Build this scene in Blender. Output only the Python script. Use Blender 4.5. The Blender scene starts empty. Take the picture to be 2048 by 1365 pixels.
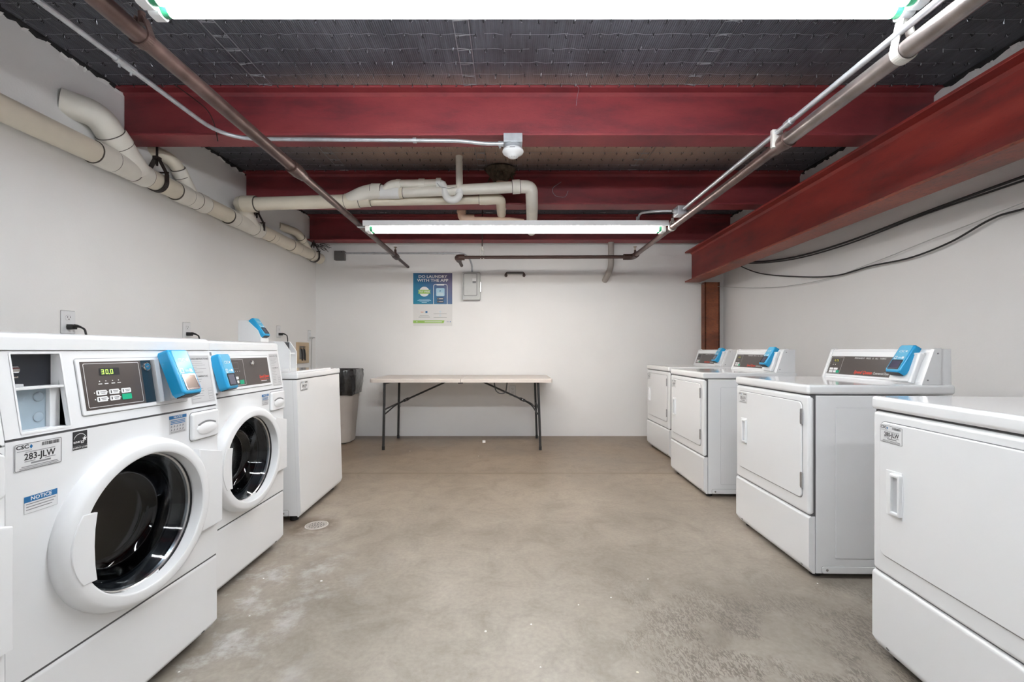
import bpy, bmesh, math, random
from mathutils import Matrix, Vector
random.seed(7)
C = bpy.context.scene.collection
PI = math.pi

# ------------------------------------------------------------------ camera, world, exposure
FPX, VX, HY, CH = 870.0, 1020.0, 701.0, 1.07      # focal length and vanishing point in pixels of a 2048x1365 frame, camera height
cam = bpy.data.objects.new('camera', bpy.data.cameras.new('camera'))
C.objects.link(cam)
cam.location = (0, 0, CH); cam.rotation_euler = (PI/2, 0, 0)
cam.data.sensor_width = 36.0; cam.data.lens = FPX/2048*36.0
cam.data.shift_x = (1024-VX)/2048; cam.data.shift_y = (HY-682.5)/2048
cam.data.clip_start = 0.02
bpy.context.scene.camera = cam
w = bpy.data.worlds.new('world'); bpy.context.scene.world = w; w.use_nodes = True
w.node_tree.nodes['Background'].inputs[0].default_value = (0.8, 0.85, 0.9, 1)
w.node_tree.nodes['Background'].inputs[1].default_value = 0.15
vs = bpy.context.scene.view_settings
vs.view_transform = 'Standard'; vs.look = 'None'; vs.gamma = 1.0; vs.use_curve_mapping = False
vs.exposure = 1.02
TUBE_NEAR, TUBE_FAR, TUBE_FILL_BACK = 29.0, 21.5, 17.0  # emission of the fluorescent tubes; the last is added fill behind the camera

def P(px, py, Y):                                   # a point of the room seen at a pixel, Y metres into the room
    return Vector(((px-VX)*Y/FPX, Y, CH-(py-HY)*Y/FPX))

# ------------------------------------------------------------------ materials
MATS = {}
def newmat(name):
    m = bpy.data.materials.new(name); m.use_nodes = True
    nt = m.node_tree; b = nt.nodes['Principled BSDF']
    MATS[name] = m
    return m, nt, b
def N(nt, t, **kw):
    n = nt.nodes.new(t)
    for k, v in kw.items():
        if k in n.inputs: n.inputs[k].default_value = v
        else: setattr(n, k, v)
    return n
def ramp(nt, src, stops):
    r = nt.nodes.new('ShaderNodeValToRGB')
    e = r.color_ramp.elements
    while len(e) < len(stops): e.new(0.5)
    for i, (p, c) in enumerate(stops):
        e[i].position = p; e[i].color = (*c, 1) if len(c) == 3 else c
    nt.links.new(src, r.inputs[0]); return r
def simple(name, col, rough=0.5, metal=0.0, noise=0.0, scale=8.0, bump=0.0, bscale=60.0, coat=0.0, spec=0.5):
    m, nt, b = newmat(name)
    b.inputs['Roughness'].default_value = rough; b.inputs['Metallic'].default_value = metal
    b.inputs['Coat Weight'].default_value = coat; b.inputs['Coat Roughness'].default_value = 0.08
    b.inputs['Specular IOR Level'].default_value = spec
    tc = N(nt, 'ShaderNodeTexCoord')
    nz = N(nt, 'ShaderNodeTexNoise', Scale=scale, Detail=5.0)
    nt.links.new(tc.outputs['Object'], nz.inputs['Vector'])
    k = noise
    r = ramp(nt, nz.outputs['Fac'], [(0.3, tuple(max(0, c*(1-k)) for c in col)), (0.7, tuple(min(1, c*(1+k)) for c in col))])
    nt.links.new(r.outputs[0], b.inputs['Base Color'])
    if bump:
        n2 = N(nt, 'ShaderNodeTexNoise', Scale=bscale, Detail=6.0)
        nt.links.new(tc.outputs['Object'], n2.inputs['Vector'])
        bp = N(nt, 'ShaderNodeBump', Strength=bump, Distance=0.01)
        nt.links.new(n2.outputs['Fac'], bp.inputs['Height']); nt.links.new(bp.outputs[0], b.inputs['Normal'])
    return m
def emis(name, col, strength):
    m, nt, b = newmat(name)
    b.inputs['Base Color'].default_value = (*col, 1)
    b.inputs['Emission Color'].default_value = (*col, 1); b.inputs['Emission Strength'].default_value = strength
    return m

simple('wall_paint', (0.86, 0.855, 0.845), 0.6, noise=0.02, scale=1.5, bump=0.08, bscale=90)
simple('enamel', (0.80, 0.81, 0.82), 0.22, noise=0.01, scale=2, bump=0.012, bscale=350, coat=0.3)
simple('enamel_lid', (0.80, 0.81, 0.82), 0.10, noise=0.01, scale=2, coat=0.6)
simple('white_plastic', (0.80, 0.81, 0.82), 0.32, noise=0.01)
simple('grey_plastic', (0.52, 0.53, 0.55), 0.3, noise=0.02)
simple('silver_plastic', (0.55, 0.56, 0.58), 0.28, metal=0.3, noise=0.02)
simple('seam_dark', (0.10, 0.10, 0.105), 0.6)
simple('groove', (0.22, 0.22, 0.225), 0.6)
simple('black_rubber', (0.012, 0.012, 0.013), 0.5, noise=0.2)
simple('black_panel', (0.075, 0.062, 0.058), 0.3, noise=0.06)
simple('navy_panel', (0.018, 0.035, 0.05), 0.25, noise=0.05)
simple('recess_black', (0.014, 0.016, 0.022), 0.3)
simple('recess_blue', (0.36, 0.45, 0.52), 0.35, noise=0.04)
simple('print_black', (0.02, 0.02, 0.022), 0.6)
simple('print_grey', (0.25, 0.25, 0.26), 0.6)
simple('print_white', (0.82, 0.82, 0.82), 0.5)
simple('print_red', (0.72, 0.06, 0.03), 0.5)
simple('print_blue', (0.01, 0.14, 0.35), 0.5)
simple('print_green', (0.0, 0.42, 0.22), 0.4)
simple('sheet_grey', (0.56, 0.56, 0.565), 0.45, noise=0.01)
simple('sticker_white', (0.72, 0.725, 0.73), 0.4)
simple('blue_plastic', (0.005, 0.31, 0.60), 0.3, noise=0.03, coat=0.3)
simple('blue_face', (0.10, 0.42, 0.64), 0.38, noise=0.03, coat=0.15)
simple('screen', (0.10, 0.10, 0.16), 0.08, metal=0.3, coat=1.0)
simple('screen_bright', (0.50, 0.40, 0.36), 0.10, metal=0.6)
simple('chrome', (0.75, 0.75, 0.76), 0.12, metal=1.0)
simple('steel', (0.55, 0.55, 0.56), 0.25, metal=1.0, noise=0.1)
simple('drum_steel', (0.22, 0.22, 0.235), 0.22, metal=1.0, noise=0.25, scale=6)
simple('gasket', (0.035, 0.037, 0.04), 0.35)
simple('galvanized', (0.52, 0.54, 0.57), 0.35, metal=0.55, noise=0.12, scale=25)
simple('grey_box', (0.13, 0.125, 0.12), 0.5, noise=0.05)
simple('panel_grey', (0.52, 0.53, 0.52), 0.4, noise=0.05)
simple('pipe_brown', (0.125, 0.080, 0.070), 0.36, metal=0.55, noise=0.3, scale=14, bump=0.04, bscale=60)
simple('pipe_dark', (0.065, 0.035, 0.03), 0.45, metal=0.2, noise=0.2)
simple('pipe_bright', (0.27, 0.235, 0.225), 0.30, metal=0.8, noise=0.25, scale=10)
simple('pvc_cream', (0.80, 0.735, 0.61), 0.4, noise=0.06, scale=5)
simple('pvc_white', (0.84, 0.81, 0.735), 0.38, noise=0.05, scale=7)
simple('pvc_bright', (0.88, 0.88, 0.86), 0.3, noise=0.03)
simple('cpvc_tan', (0.76, 0.54, 0.40), 0.4, noise=0.04)
simple('glue_line', (0.10, 0.085, 0.07), 0.6)
simple('bag_black', (0.010, 0.010, 0.011), 0.16, noise=0.3, bump=1.0, bscale=13, coat=0.6)
simple('can_taupe', (0.40, 0.365, 0.335), 0.5, noise=0.03)
simple('table_top', (0.64, 0.58, 0.535), 0.42, noise=0.04, scale=4, bump=0.06, bscale=150)
simple('table_leg', (0.03, 0.03, 0.031), 0.35, noise=0.1)
simple('hanger_iron', (0.022, 0.014, 0.012), 0.5, noise=0.2)
simple('hanger_zinc', (0.62, 0.60, 0.56), 0.4, metal=0.3, noise=0.1)
simple('beige_box', (0.55, 0.42, 0.27), 0.5, noise=0.03)
simple('cable_black', (0.015, 0.015, 0.015), 0.45)
simple('cable_grey', (0.48, 0.48, 0.47), 0.5)
simple('paper', (0.80, 0.80, 0.78), 0.7)
simple('brass_old', (0.35, 0.28, 0.2), 0.4, metal=0.6)
simple('tube_cap_green', (0.03, 0.30, 0.14), 0.4)
simple('debris_brown', (0.10, 0.075, 0.05), 0.9, noise=0.5, scale=30)
simple('wire_metal', (0.36, 0.37, 0.40), 0.35, metal=0.7)
simple('knot_dark', (0.02, 0.02, 0.022), 0.8)
simple('poster_cyan', (0.42, 0.66, 0.80), 0.5)
simple('poster_green', (0.30, 0.52, 0.10), 0.5)
simple('poster_orange', (0.75, 0.22, 0.05), 0.5)
simple('poster_paper', (0.74, 0.735, 0.72), 0.5)
emis('tube_near', (0.93, 0.97, 1.0), TUBE_NEAR)
emis('tube_far', (1.0, 0.955, 0.90), TUBE_FAR)
emis('tube_fill_back', (0.95, 0.98, 1.0), TUBE_FILL_BACK)
emis('led_green', (0.45, 0.95, 0.10), 0.9)
emis('led_yellow', (0.55, 0.5, 0.08), 0.5)

# clear door glass: fresnel mix of clear and mirror
m, nt, b = newmat('door_glass')
nt.nodes.remove(b)
out = nt.nodes['Material Output']
tr = N(nt, 'ShaderNodeBsdfTransparent'); tr.inputs[0].default_value = (0.55, 0.60, 0.64, 1)
gl = N(nt, 'ShaderNodeBsdfGlossy'); gl.inputs['Roughness'].default_value = 0.06
fr = N(nt, 'ShaderNodeFresnel', IOR=1.55); mx = N(nt, 'ShaderNodeMixShader')
nt.links.new(fr.outputs[0], mx.inputs[0]); nt.links.new(tr.outputs[0], mx.inputs[1]); nt.links.new(gl.outputs[0], mx.inputs[2])
nt.links.new(mx.outputs[0], out.inputs[0])

# red primer steel: broad dirt, streaks along the length
def red_steel(name, a, c, d, rust=0.0):
    m, nt, b = newmat(name)
    tc = N(nt, 'ShaderNodeTexCoord'); mp = N(nt, 'ShaderNodeMapping'); mp.inputs['Scale'].default_value = (1.2, 1.2, 4.0)
    nt.links.new(tc.outputs['Object'], mp.inputs[0])
    n1 = N(nt, 'ShaderNodeTexNoise', Scale=1.6, Detail=8.0, Roughness=0.6)
    nt.links.new(mp.outputs[0], n1.inputs['Vector'])
    r1 = ramp(nt, n1.outputs['Fac'], [(0.30, d), (0.50, a), (0.72, c)])
    n2 = N(nt, 'ShaderNodeTexNoise', Scale=30.0, Detail=6.0, Roughness=0.7)
    nt.links.new(mp.outputs[0], n2.inputs['Vector'])
    r2 = ramp(nt, n2.outputs['Fac'], [(0.58-rust*0.1, (0, 0, 0)), (0.68, (1, 1, 1))])
    mix = N(nt, 'ShaderNodeMixRGB'); mix.inputs[2].default_value = (0.07, 0.035, 0.03, 1)
    ml = N(nt, 'ShaderNodeMath', operation='MULTIPLY'); ml.inputs[1].default_value = 0.35+rust*0.5
    nt.links.new(r2.outputs[0], ml.inputs[0]); nt.links.new(ml.outputs[0], mix.inputs[0])
    nt.links.new(r1.outputs[0], mix.inputs[1]); nt.links.new(mix.outputs[0], b.inputs['Base Color'])
    b.inputs['Roughness'].default_value = 0.52
    bp = N(nt, 'ShaderNodeBump', Strength=0.12, Distance=0.01)
    nt.links.new(n2.outputs['Fac'], bp.inputs['Height']); nt.links.new(bp.outputs[0], b.inputs['Normal'])
red_steel('red_beam', (0.24, 0.035, 0.042), (0.31, 0.05, 0.052), (0.13, 0.026, 0.033))
red_steel('red_girder', (0.26, 0.030, 0.024), (0.32, 0.042, 0.028), (0.13, 0.024, 0.022))
red_steel('red_flange', (0.26, 0.055, 0.030), (0.34, 0.09, 0.05), (0.11, 0.05, 0.035), rust=0.8)
red_steel('rust_column', (0.22, 0.06, 0.022), (0.30, 0.10, 0.04), (0.10, 0.03, 0.015), rust=0.9)

# sprayed black ceiling deck: fine ribs along Y, wide pans, lighter brown patch in the second bay
m, nt, b = newmat('deck_black')
tc = N(nt, 'ShaderNodeTexCoord')
sep = N(nt, 'ShaderNodeSeparateXYZ'); nt.links.new(tc.outputs['Object'], sep.inputs[0])
n1 = N(nt, 'ShaderNodeTexNoise', Scale=2.2, Detail=8.0, Roughness=0.65); nt.links.new(tc.outputs['Object'], n1.inputs['Vector'])
mp = N(nt, 'ShaderNodeMapping'); mp.inputs['Scale'].default_value = (14, 1.2, 1)
nt.links.new(tc.outputs['Object'], mp.inputs[0])
n3 = N(nt, 'ShaderNodeTexNoise', Scale=3.0, Detail=6.0); nt.links.new(mp.outputs[0], n3.inputs['Vector'])
r1 = ramp(nt, n1.outputs['Fac'], [(0.3, (0.060, 0.063, 0.076)), (0.7, (0.120, 0.125, 0.148))])
r3 = ramp(nt, n3.outputs['Fac'], [(0.35, (0.75, 0.75, 0.75)), (0.7, (1.15, 1.15, 1.15))])
mul = N(nt, 'ShaderNodeMixRGB', blend_type='MULTIPLY'); mul.inputs[0].default_value = 1
nt.links.new(r1.outputs[0], mul.inputs[1]); nt.links.new(r3.outputs[0], mul.inputs[2])
# lighter brown towards the middle of the second bay
def gauss(out, c, wd):
    s = N(nt, 'ShaderNodeMath', operation='SUBTRACT'); s.inputs[1].default_value = c; nt.links.new(out, s.inputs[0])
    a = N(nt, 'ShaderNodeMath', operation='ABSOLUTE'); nt.links.new(s.outputs[0], a.inputs[0])
    mr = N(nt, 'ShaderNodeMapRange'); mr.inputs['From Min'].default_value = wd; mr.inputs['From Max'].default_value = wd*0.45
    mr.interpolation_type = 'SMOOTHSTEP'; nt.links.new(a.outputs[0], mr.inputs['Value']); return mr.outputs[0]
gx = gauss(sep.outputs['X'], 0.2, 2.3); gy = gauss(sep.outputs['Y'], 3.2, 0.75)
mm = N(nt, 'ShaderNodeMath', operation='MULTIPLY'); nt.links.new(gx, mm.inputs[0]); nt.links.new(gy, mm.inputs[1])
mx = N(nt, 'ShaderNodeMixRGB'); mx.inputs[2].default_value = (0.46, 0.325, 0.25, 1)
nt.links.new(mm.outputs[0], mx.inputs[0]); nt.links.new(mul.outputs[0], mx.inputs[1])
nt.links.new(mx.outputs[0], b.inputs['Base Color'])
b.inputs['Roughness'].default_value = 0.5
wv = N(nt, 'ShaderNodeTexWave', wave_type='BANDS', bands_direction='X', Scale=28.0, Distortion=0.6)
nt.links.new(tc.outputs['Object'], wv.inputs['Vector'])
ad = N(nt, 'ShaderNodeMath', operation='ADD'); nt.links.new(wv.outputs['Fac'], ad.inputs[0])
m4 = N(nt, 'ShaderNodeMath', operation='MULTIPLY'); m4.inputs[1].default_value = 1.5; nt.links.new(n1.outputs['Fac'], m4.inputs[0])
nt.links.new(m4.outputs[0], ad.inputs[1])
bp = N(nt, 'ShaderNodeBump', Strength=0.45, Distance=0.006)
nt.links.new(ad.outputs[0], bp.inputs['Height']); nt.links.new(bp.outputs[0], b.inputs['Normal'])

# worn concrete floor
m, nt, b = newmat('concrete')
tc = N(nt, 'ShaderNodeTexCoord'); sep = N(nt, 'ShaderNodeSeparateXYZ'); nt.links.new(tc.outputs['Object'], sep.inputs[0])
n1 = N(nt, 'ShaderNodeTexNoise', Scale=0.9, Detail=9.0, Roughness=0.6, Distortion=0.3); nt.links.new(tc.outputs['Object'], n1.inputs['Vector'])
r1 = ramp(nt, n1.outputs['Fac'], [(0.34, (0.225, 0.198, 0.166)), (0.5, (0.305, 0.274, 0.235)), (0.66, (0.365, 0.335, 0.293))])
n2 = N(nt, 'ShaderNodeTexNoise', Scale=55.0, Detail=5.0); nt.links.new(tc.outputs['Object'], n2.inputs['Vector'])
r2 = ramp(nt, n2.outputs['Fac'], [(0.3, (0.90, 0.90, 0.90)), (0.7, (1.06, 1.06, 1.06))])
mul = N(nt, 'ShaderNodeMixRGB', blend_type='MULTIPLY'); mul.inputs[0].default_value = 1
nt.links.new(r1.outputs[0], mul.inputs[1]); nt.links.new(r2.outputs[0], mul.inputs[2])
# far strip is browner, near part greyer
mr = N(nt, 'ShaderNodeMapRange'); mr.inputs['From Min'].default_value = 1.4; mr.inputs['From Max'].default_value = 4.6; nt.links.new(sep.outputs['Y'], mr.inputs['Value'])
mx = N(nt, 'ShaderNodeMixRGB', blend_type='MULTIPLY'); mx.inputs[2].default_value = (0.74, 0.62, 0.52, 1)
nt.links.new(mr.outputs[0], mx.inputs[0]); nt.links.new(mul.outputs[0], mx.inputs[1])
# scraped trowel marks at the near right
mp = N(nt, 'ShaderNodeMapping'); mp.inputs['Scale'].default_value = (120, 40, 1); mp.inputs['Rotation'].default_value = (0, 0, 0.7)
nt.links.new(tc.outputs['Object'], mp.inputs[0])
n4 = N(nt, 'ShaderNodeTexNoise', Scale=1.0, Detail=4.0, Roughness=0.6, Distortion=1.2); nt.links.new(mp.outputs[0], n4.inputs['Vector'])
n5 = N(nt, 'ShaderNodeTexNoise', Scale=4.2, Detail=5.0); nt.links.new(tc.outputs['Object'], n5.inputs['Vector'])
def band(o, lo, hi):
    q = N(nt, 'ShaderNodeMapRange'); q.inputs['From Min'].default_value = lo; q.inputs['From Max'].default_value = hi
    nt.links.new(o, q.inputs['Value']); return q.outputs[0]
def mulm(a, c):
    q = N(nt, 'ShaderNodeMath', operation='MULTIPLY'); nt.links.new(a, q.inputs[0]); nt.links.new(c, q.inputs[1]); return q.outputs[0]
scr = mulm(mulm(band(n4.outputs['Fac'], 0.49, 0.52), band(n5.outputs['Fac'], 0.44, 0.54)), mulm(band(sep.outputs['X'], 0.20, 0.7), band(sep.outputs['Y'], 2.25, 1.6)))
q = N(nt, 'ShaderNodeMath', operation='MULTIPLY'); q.inputs[1].default_value = 0.85; nt.links.new(scr, q.inputs[0])
mx2 = N(nt, 'ShaderNodeMixRGB'); mx2.inputs[2].default_value = (0.115, 0.095, 0.078, 1)
nt.links.new(q.outputs[0], mx2.inputs[0]); nt.links.new(mx.outputs[0], mx2.inputs[1])
# pale mineral stain at the left, dark pits
n6 = N(nt, 'ShaderNodeTexNoise', Scale=6.0, Detail=8.0, Roughness=0.7); nt.links.new(tc.outputs['Object'], n6.inputs['Vector'])
pale = mulm(band(n6.outputs['Fac'], 0.50, 0.66), mulm(band(sep.outputs['X'], -0.55, -1.0), band(sep.outputs['Y'], 2.5, 2.1)))
mx3 = N(nt, 'ShaderNodeMixRGB'); mx3.inputs[2].default_value = (0.44, 0.43, 0.42, 1)
nt.links.new(pale, mx3.inputs[0]); nt.links.new(mx2.outputs[0], mx3.inputs[1])
n7 = N(nt, 'ShaderNodeTexNoise', Scale=17.0, Detail=8.0, Roughness=0.75); nt.links.new(tc.outputs['Object'], n7.inputs['Vector'])
pit = mulm(band(n7.outputs['Fac'], 0.60, 0.66), band(n1.outputs['Fac'], 0.60, 0.42))
mx4 = N(nt, 'ShaderNodeMixRGB'); mx4.inputs[2].default_value = (0.20, 0.17, 0.14, 1)
q2 = N(nt, 'ShaderNodeMath', operation='MULTIPLY'); q2.inputs[1].default_value = 0.6; nt.links.new(pit, q2.inputs[0])
nt.links.new(q2.outputs[0], mx4.inputs[0]); nt.links.new(mx3.outputs[0], mx4.inputs[1])
n8 = N(nt, 'ShaderNodeTexNoise', Scale=5.0, Detail=10.0, Roughness=0.72, Distortion=0.8); nt.links.new(tc.outputs['Object'], n8.inputs['Vector'])
r8 = ramp(nt, n8.outputs['Fac'], [(0.32, (0.78, 0.77, 0.75)), (0.5, (1.0, 1.0, 1.0)), (0.70, (1.15, 1.15, 1.15))])
mxm = N(nt, 'ShaderNodeMixRGB', blend_type='MULTIPLY'); mxm.inputs[0].default_value = 1
nt.links.new(mx4.outputs[0], mxm.inputs[1]); nt.links.new(r8.outputs[0], mxm.inputs[2])
vd = N(nt, 'ShaderNodeVectorMath', operation='DISTANCE'); vd.inputs[1].default_value = (-1.20, 2.64, 0); nt.links.new(tc.outputs['Object'], vd.inputs[0])
stn = mulm(band(vd.outputs['Value'], 0.19, 0.08), band(n6.outputs['Fac'], 0.36, 0.52))
mxs = N(nt, 'ShaderNodeMixRGB'); mxs.inputs[2].default_value = (0.12, 0.085, 0.06, 1)
nt.links.new(stn, mxs.inputs[0]); nt.links.new(mxm.outputs[0], mxs.inputs[1]); mx4 = mxs
# construction joint across the room
sb = N(nt, 'ShaderNodeMath', operation='SUBTRACT'); sb.inputs[1].default_value = 3.78; nt.links.new(sep.outputs['Y'], sb.inputs[0])
ab = N(nt, 'ShaderNodeMath', operation='ABSOLUTE'); nt.links.new(sb.outputs[0], ab.inputs[0])
jt = band(ab.outputs[0], 0.035, 0.004)
q3 = N(nt, 'ShaderNodeMath', operation='MULTIPLY'); q3.inputs[1].default_value = 0.6; nt.links.new(jt, q3.inputs[0])
mx5 = N(nt, 'ShaderNodeMixRGB'); mx5.inputs[2].default_value = (0.15, 0.11, 0.07, 1)
nt.links.new(q3.outputs[0], mx5.inputs[0]); nt.links.new(mx4.outputs[0], mx5.inputs[1])
nt.links.new(mx5.outputs[0], b.inputs['Base Color'])
rr = ramp(nt, n1.outputs['Fac'], [(0.3, (0.30, 0.30, 0.30)), (0.7, (0.52, 0.52, 0.52))]); nt.links.new(rr.outputs[0], b.inputs['Roughness'])
bp = N(nt, 'ShaderNodeBump', Strength=0.18, Distance=0.004)
nt.links.new(n6.outputs['Fac'], bp.inputs['Height']); nt.links.new(bp.outputs[0], b.inputs['Normal'])

# printed gradient of the poster
m, nt, b = newmat('poster_gradient')
tc = N(nt, 'ShaderNodeTexCoord'); sep = N(nt, 'ShaderNodeSeparateXYZ'); nt.links.new(tc.outputs['Generated'], sep.inputs[0])
ad = N(nt, 'ShaderNodeMath', operation='MULTIPLY_ADD'); ad.inputs[1].default_value = 0.7; nt.links.new(sep.outputs['X'], ad.inputs[0])
m5 = N(nt, 'ShaderNodeMath', operation='MULTIPLY'); m5.inputs[1].default_value = 0.45; nt.links.new(sep.outputs['Z'], m5.inputs[0]); nt.links.new(m5.outputs[0], ad.inputs[2])
r = ramp(nt, ad.outputs[0], [(0.15, (0.0, 0.22, 0.36)), (0.55, (0.02, 0.13, 0.30)), (0.95, (0.10, 0.09, 0.20))])
nt.links.new(r.outputs[0], b.inputs['Base Color']); b.inputs['Roughness'].default_value = 0.4

# ------------------------------------------------------------------ mesh builder
def frame(o, u, v):
    u = Vector(u).normalized(); v = Vector(v).normalized(); n = u.cross(v).normalized()
    M = Matrix.Identity(4)
    for i in range(3):
        M[i][0] = u[i]; M[i][1] = v[i]; M[i][2] = n[i]; M[i][3] = o[i]
    return M
TEXT_CACHE = {}
def text_geo(s, bold):
    key = (s, bold)
    if key not in TEXT_CACHE:
        cu = bpy.data.curves.new('t', 'FONT'); cu.body = s; cu.size = 1.0; cu.align_x = 'CENTER'; cu.align_y = 'CENTER'
        cu.offset = bold; cu.resolution_u = 2
        o = bpy.data.objects.new('t', cu); C.objects.link(o)
        dg = bpy.context.evaluated_depsgraph_get()
        me = bpy.data.meshes.new_from_object(o.evaluated_get(dg))
        TEXT_CACHE[key] = ([v.co.copy() for v in me.vertices], [tuple(p.vertices) for p in me.polygons])
        bpy.data.objects.remove(o); bpy.data.curves.remove(cu); bpy.data.meshes.remove(me)
    return TEXT_CACHE[key]
def rrect(x0, x1, y0, y1, r, n=5):
    pts = []
    r = min(r, (x1-x0)/2.01, (y1-y0)/2.01)
    for cx, cy, a0 in ((x1-r, y1-r, 0), (x0+r, y1-r, PI/2), (x0+r, y0+r, PI), (x1-r, y0+r, 3*PI/2)):
        for i in range(n+1):
            a = a0+PI/2*i/n; pts.append((cx+r*math.cos(a), cy+r*math.sin(a)))
    return pts
class MB:
    def __init__(s): s.v = []; s.f = []; s.m = []; s.mats = []
    def mi(s, mat):
        if mat not in s.mats: s.mats.append(mat)
        return s.mats.index(mat)
    def add(s, vs_, fs, mat, M=None):
        o = len(s.v); k = s.mi(mat)
        for p in vs_:
            p = Vector(p); s.v.append(M @ p if M else p)
        flip = M is not None and M.to_3x3().determinant() < 0
        for f in fs:
            f = tuple(i+o for i in f); s.f.append(f[::-1] if flip else f); s.m.append(k)
        return s
    def addbm(s, bm, mat, M=None):
        bm.verts.index_update()
        s.add([v.co.copy() for v in bm.verts], [tuple(v.index for v in f.verts) for f in bm.faces], mat, M); bm.free(); return s
    def box(s, x0, x1, y0, y1, z0, z1, mat, bev=0.0, seg=2, M=None):
        bm = bmesh.new(); bmesh.ops.create_cube(bm, size=1)
        for v in bm.verts:
            v.co = Vector(((x0+x1)/2+v.co.x*(x1-x0), (y0+y1)/2+v.co.y*(y1-y0), (z0+z1)/2+v.co.z*(z1-z0)))
        if bev > 0:
            bev = min(bev, abs(x1-x0)*0.49, abs(y1-y0)*0.49, abs(z1-z0)*0.49)
            bmesh.ops.bevel(bm, geom=bm.edges[:], offset=bev, segments=seg, profile=0.5, affect='EDGES')
        return s.addbm(bm, mat, M)
    def prism(s, poly, d0, d1, mat, M=None, bev=0.0, seg=2):          # polygon in XY of the frame, extruded along its Z
        bm = bmesh.new()
        a = [bm.verts.new((x, y, d0)) for x, y in poly]; c = [bm.verts.new((x, y, d1)) for x, y in poly]
        bm.faces.new(a[::-1]); top = bm.faces.new(c); n = len(poly)
        for i in range(n): bm.faces.new((a[i], a[(i+1) % n], c[(i+1) % n], c[i]))
        bmesh.ops.recalc_face_normals(bm, faces=bm.faces[:])
        if bev > 0: bmesh.ops.bevel(bm, geom=list(top.edges), offset=bev, segments=seg, profile=0.5, affect='EDGES')
        return s.addbm(bm, mat, M)
    def tube(s, pts, r, mat, n=16, caps=True):
        pts = [Vector(p) for p in pts]; k = len(pts)
        rs = r if isinstance(r, (list, tuple)) else [r]*k
        tg = []
        for i in range(k):
            t = (pts[min(i+1, k-1)]-pts[max(i-1, 0)]); tg.append(t.normalized())
        up = Vector((0, 0, 1)) if abs(tg[0].z) < 0.9 else Vector((1, 0, 0))
        a = tg[0].cross(up).normalized(); vs_ = []; fs = []
        for i in range(k):
            a = (a-tg[i]*a.dot(tg[i])).normalized(); b_ = tg[i].cross(a)
            for j in range(n):
                an = 2*PI*j/n; vs_.append(pts[i]+(a*math.cos(an)+b_*math.sin(an))*rs[i])
        for i in range(k-1):
            for j in range(n):
                fs.append((i*n+j, i*n+(j+1) % n, (i+1)*n+(j+1) % n, (i+1)*n+j))
        if caps:
            fs.append(tuple(range(n))[::-1]); fs.append(tuple((k-1)*n+j for j in range(n)))
        return s.add(vs_, fs, mat)
    def cyl(s, p0, p1, r, mat, n=20, r1=None): return s.tube([p0, p1], [r, r if r1 is None else r1], mat, n)
    def lathe(s, prof, mat, M=None, n=40, sx=1.0, sy=1.0, a0=0.0, a1=2*PI):
        vs_ = []; fs = []; full = abs(a1-a0-2*PI) < 1e-6; nn = n if full else n+1
        for r, z in prof:
            for j in range(nn):
                a = a0+(a1-a0)*j/n; vs_.append((r*sx*math.cos(a), r*sy*math.sin(a), z))
        for i in range(len(prof)-1):
            for j in range(n):
                j2 = (j+1) % nn if full else j+1
                fs.append((i*nn+j, i*nn+j2, (i+1)*nn+j2, (i+1)*nn+j))
        return s.add(vs_, fs, mat, M)
    def hole_plate(s, x0, x1, y0, y1, cx, cy, r, d, mat, M=None, n=48, sx=1.0):   # plate at height d with a round hole
        an = sorted(set([2*PI*i/n for i in range(n)]+[math.atan2(y-cy, x-cx) % (2*PI) for x in (x0, x1) for y in (y0, y1)]))
        vs_ = []; fs = []
        for a in an:
            c, q = math.cos(a), math.sin(a); t = 1e9
            if c > 1e-9: t = min(t, (x1-cx)/c)
            if c < -1e-9: t = min(t, (x0-cx)/c)
            if q > 1e-9: t = min(t, (y1-cy)/q)
            if q < -1e-9: t = min(t, (y0-cy)/q)
            vs_ += [(cx+r*sx*c, cy+r*q, d), (cx+t*c, cy+t*q, d), (cx+r*sx*c, cy+r*q, d-0.03), (cx+t*c, cy+t*q, d-0.03)]
        k = len(an)
        for i in range(k):
            j = (i+1) % k
            fs += [(4*i, 4*i+1, 4*j+1, 4*j), (4*i+2, 4*i, 4*j, 4*j+2), (4*i+1, 4*i+3, 4*j+3, 4*j+1)]
        return s.add(vs_, fs, mat, M)
    def text(s, t, cx, cy, h, mat, M, d=0.0004, bold=0.0, sx=1.0, fit=None, slant=0.0):
        v, f = text_geo(t, bold)
        if fit: sx = fit/h/(max(p.x for p in v)-min(p.x for p in v))
        T = Matrix.Identity(4); T[0][1] = slant
        T = M @ Matrix.Translation((cx, cy, d)) @ T @ Matrix.Diagonal((h*sx, h, 1, 1))
        return s.add(v, f, mat, T)
    def rect(s, x0, x1, y0, y1, d, mat, M):
        return s.add([(x0, y0, d), (x1, y0, d), (x1, y1, d), (x0, y1, d)], [(0, 1, 2, 3)], mat, M)
    def outline(s, x0, x1, y0, y1, t, d, mat, M, r=0.0):
        o = rrect(x0, x1, y0, y1, max(r, 1e-4)); i = rrect(x0+t, x1-t, y0+t, y1-t, max(r-t, 1e-4)); n = len(o)
        vs_ = [(x, y, d) for x, y in o]+[(x, y, d) for x, y in i]
        return s.add(vs_, [(k, (k+1) % n, n+(k+1) % n, n+k) for k in range(n)], mat, M)
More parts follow.
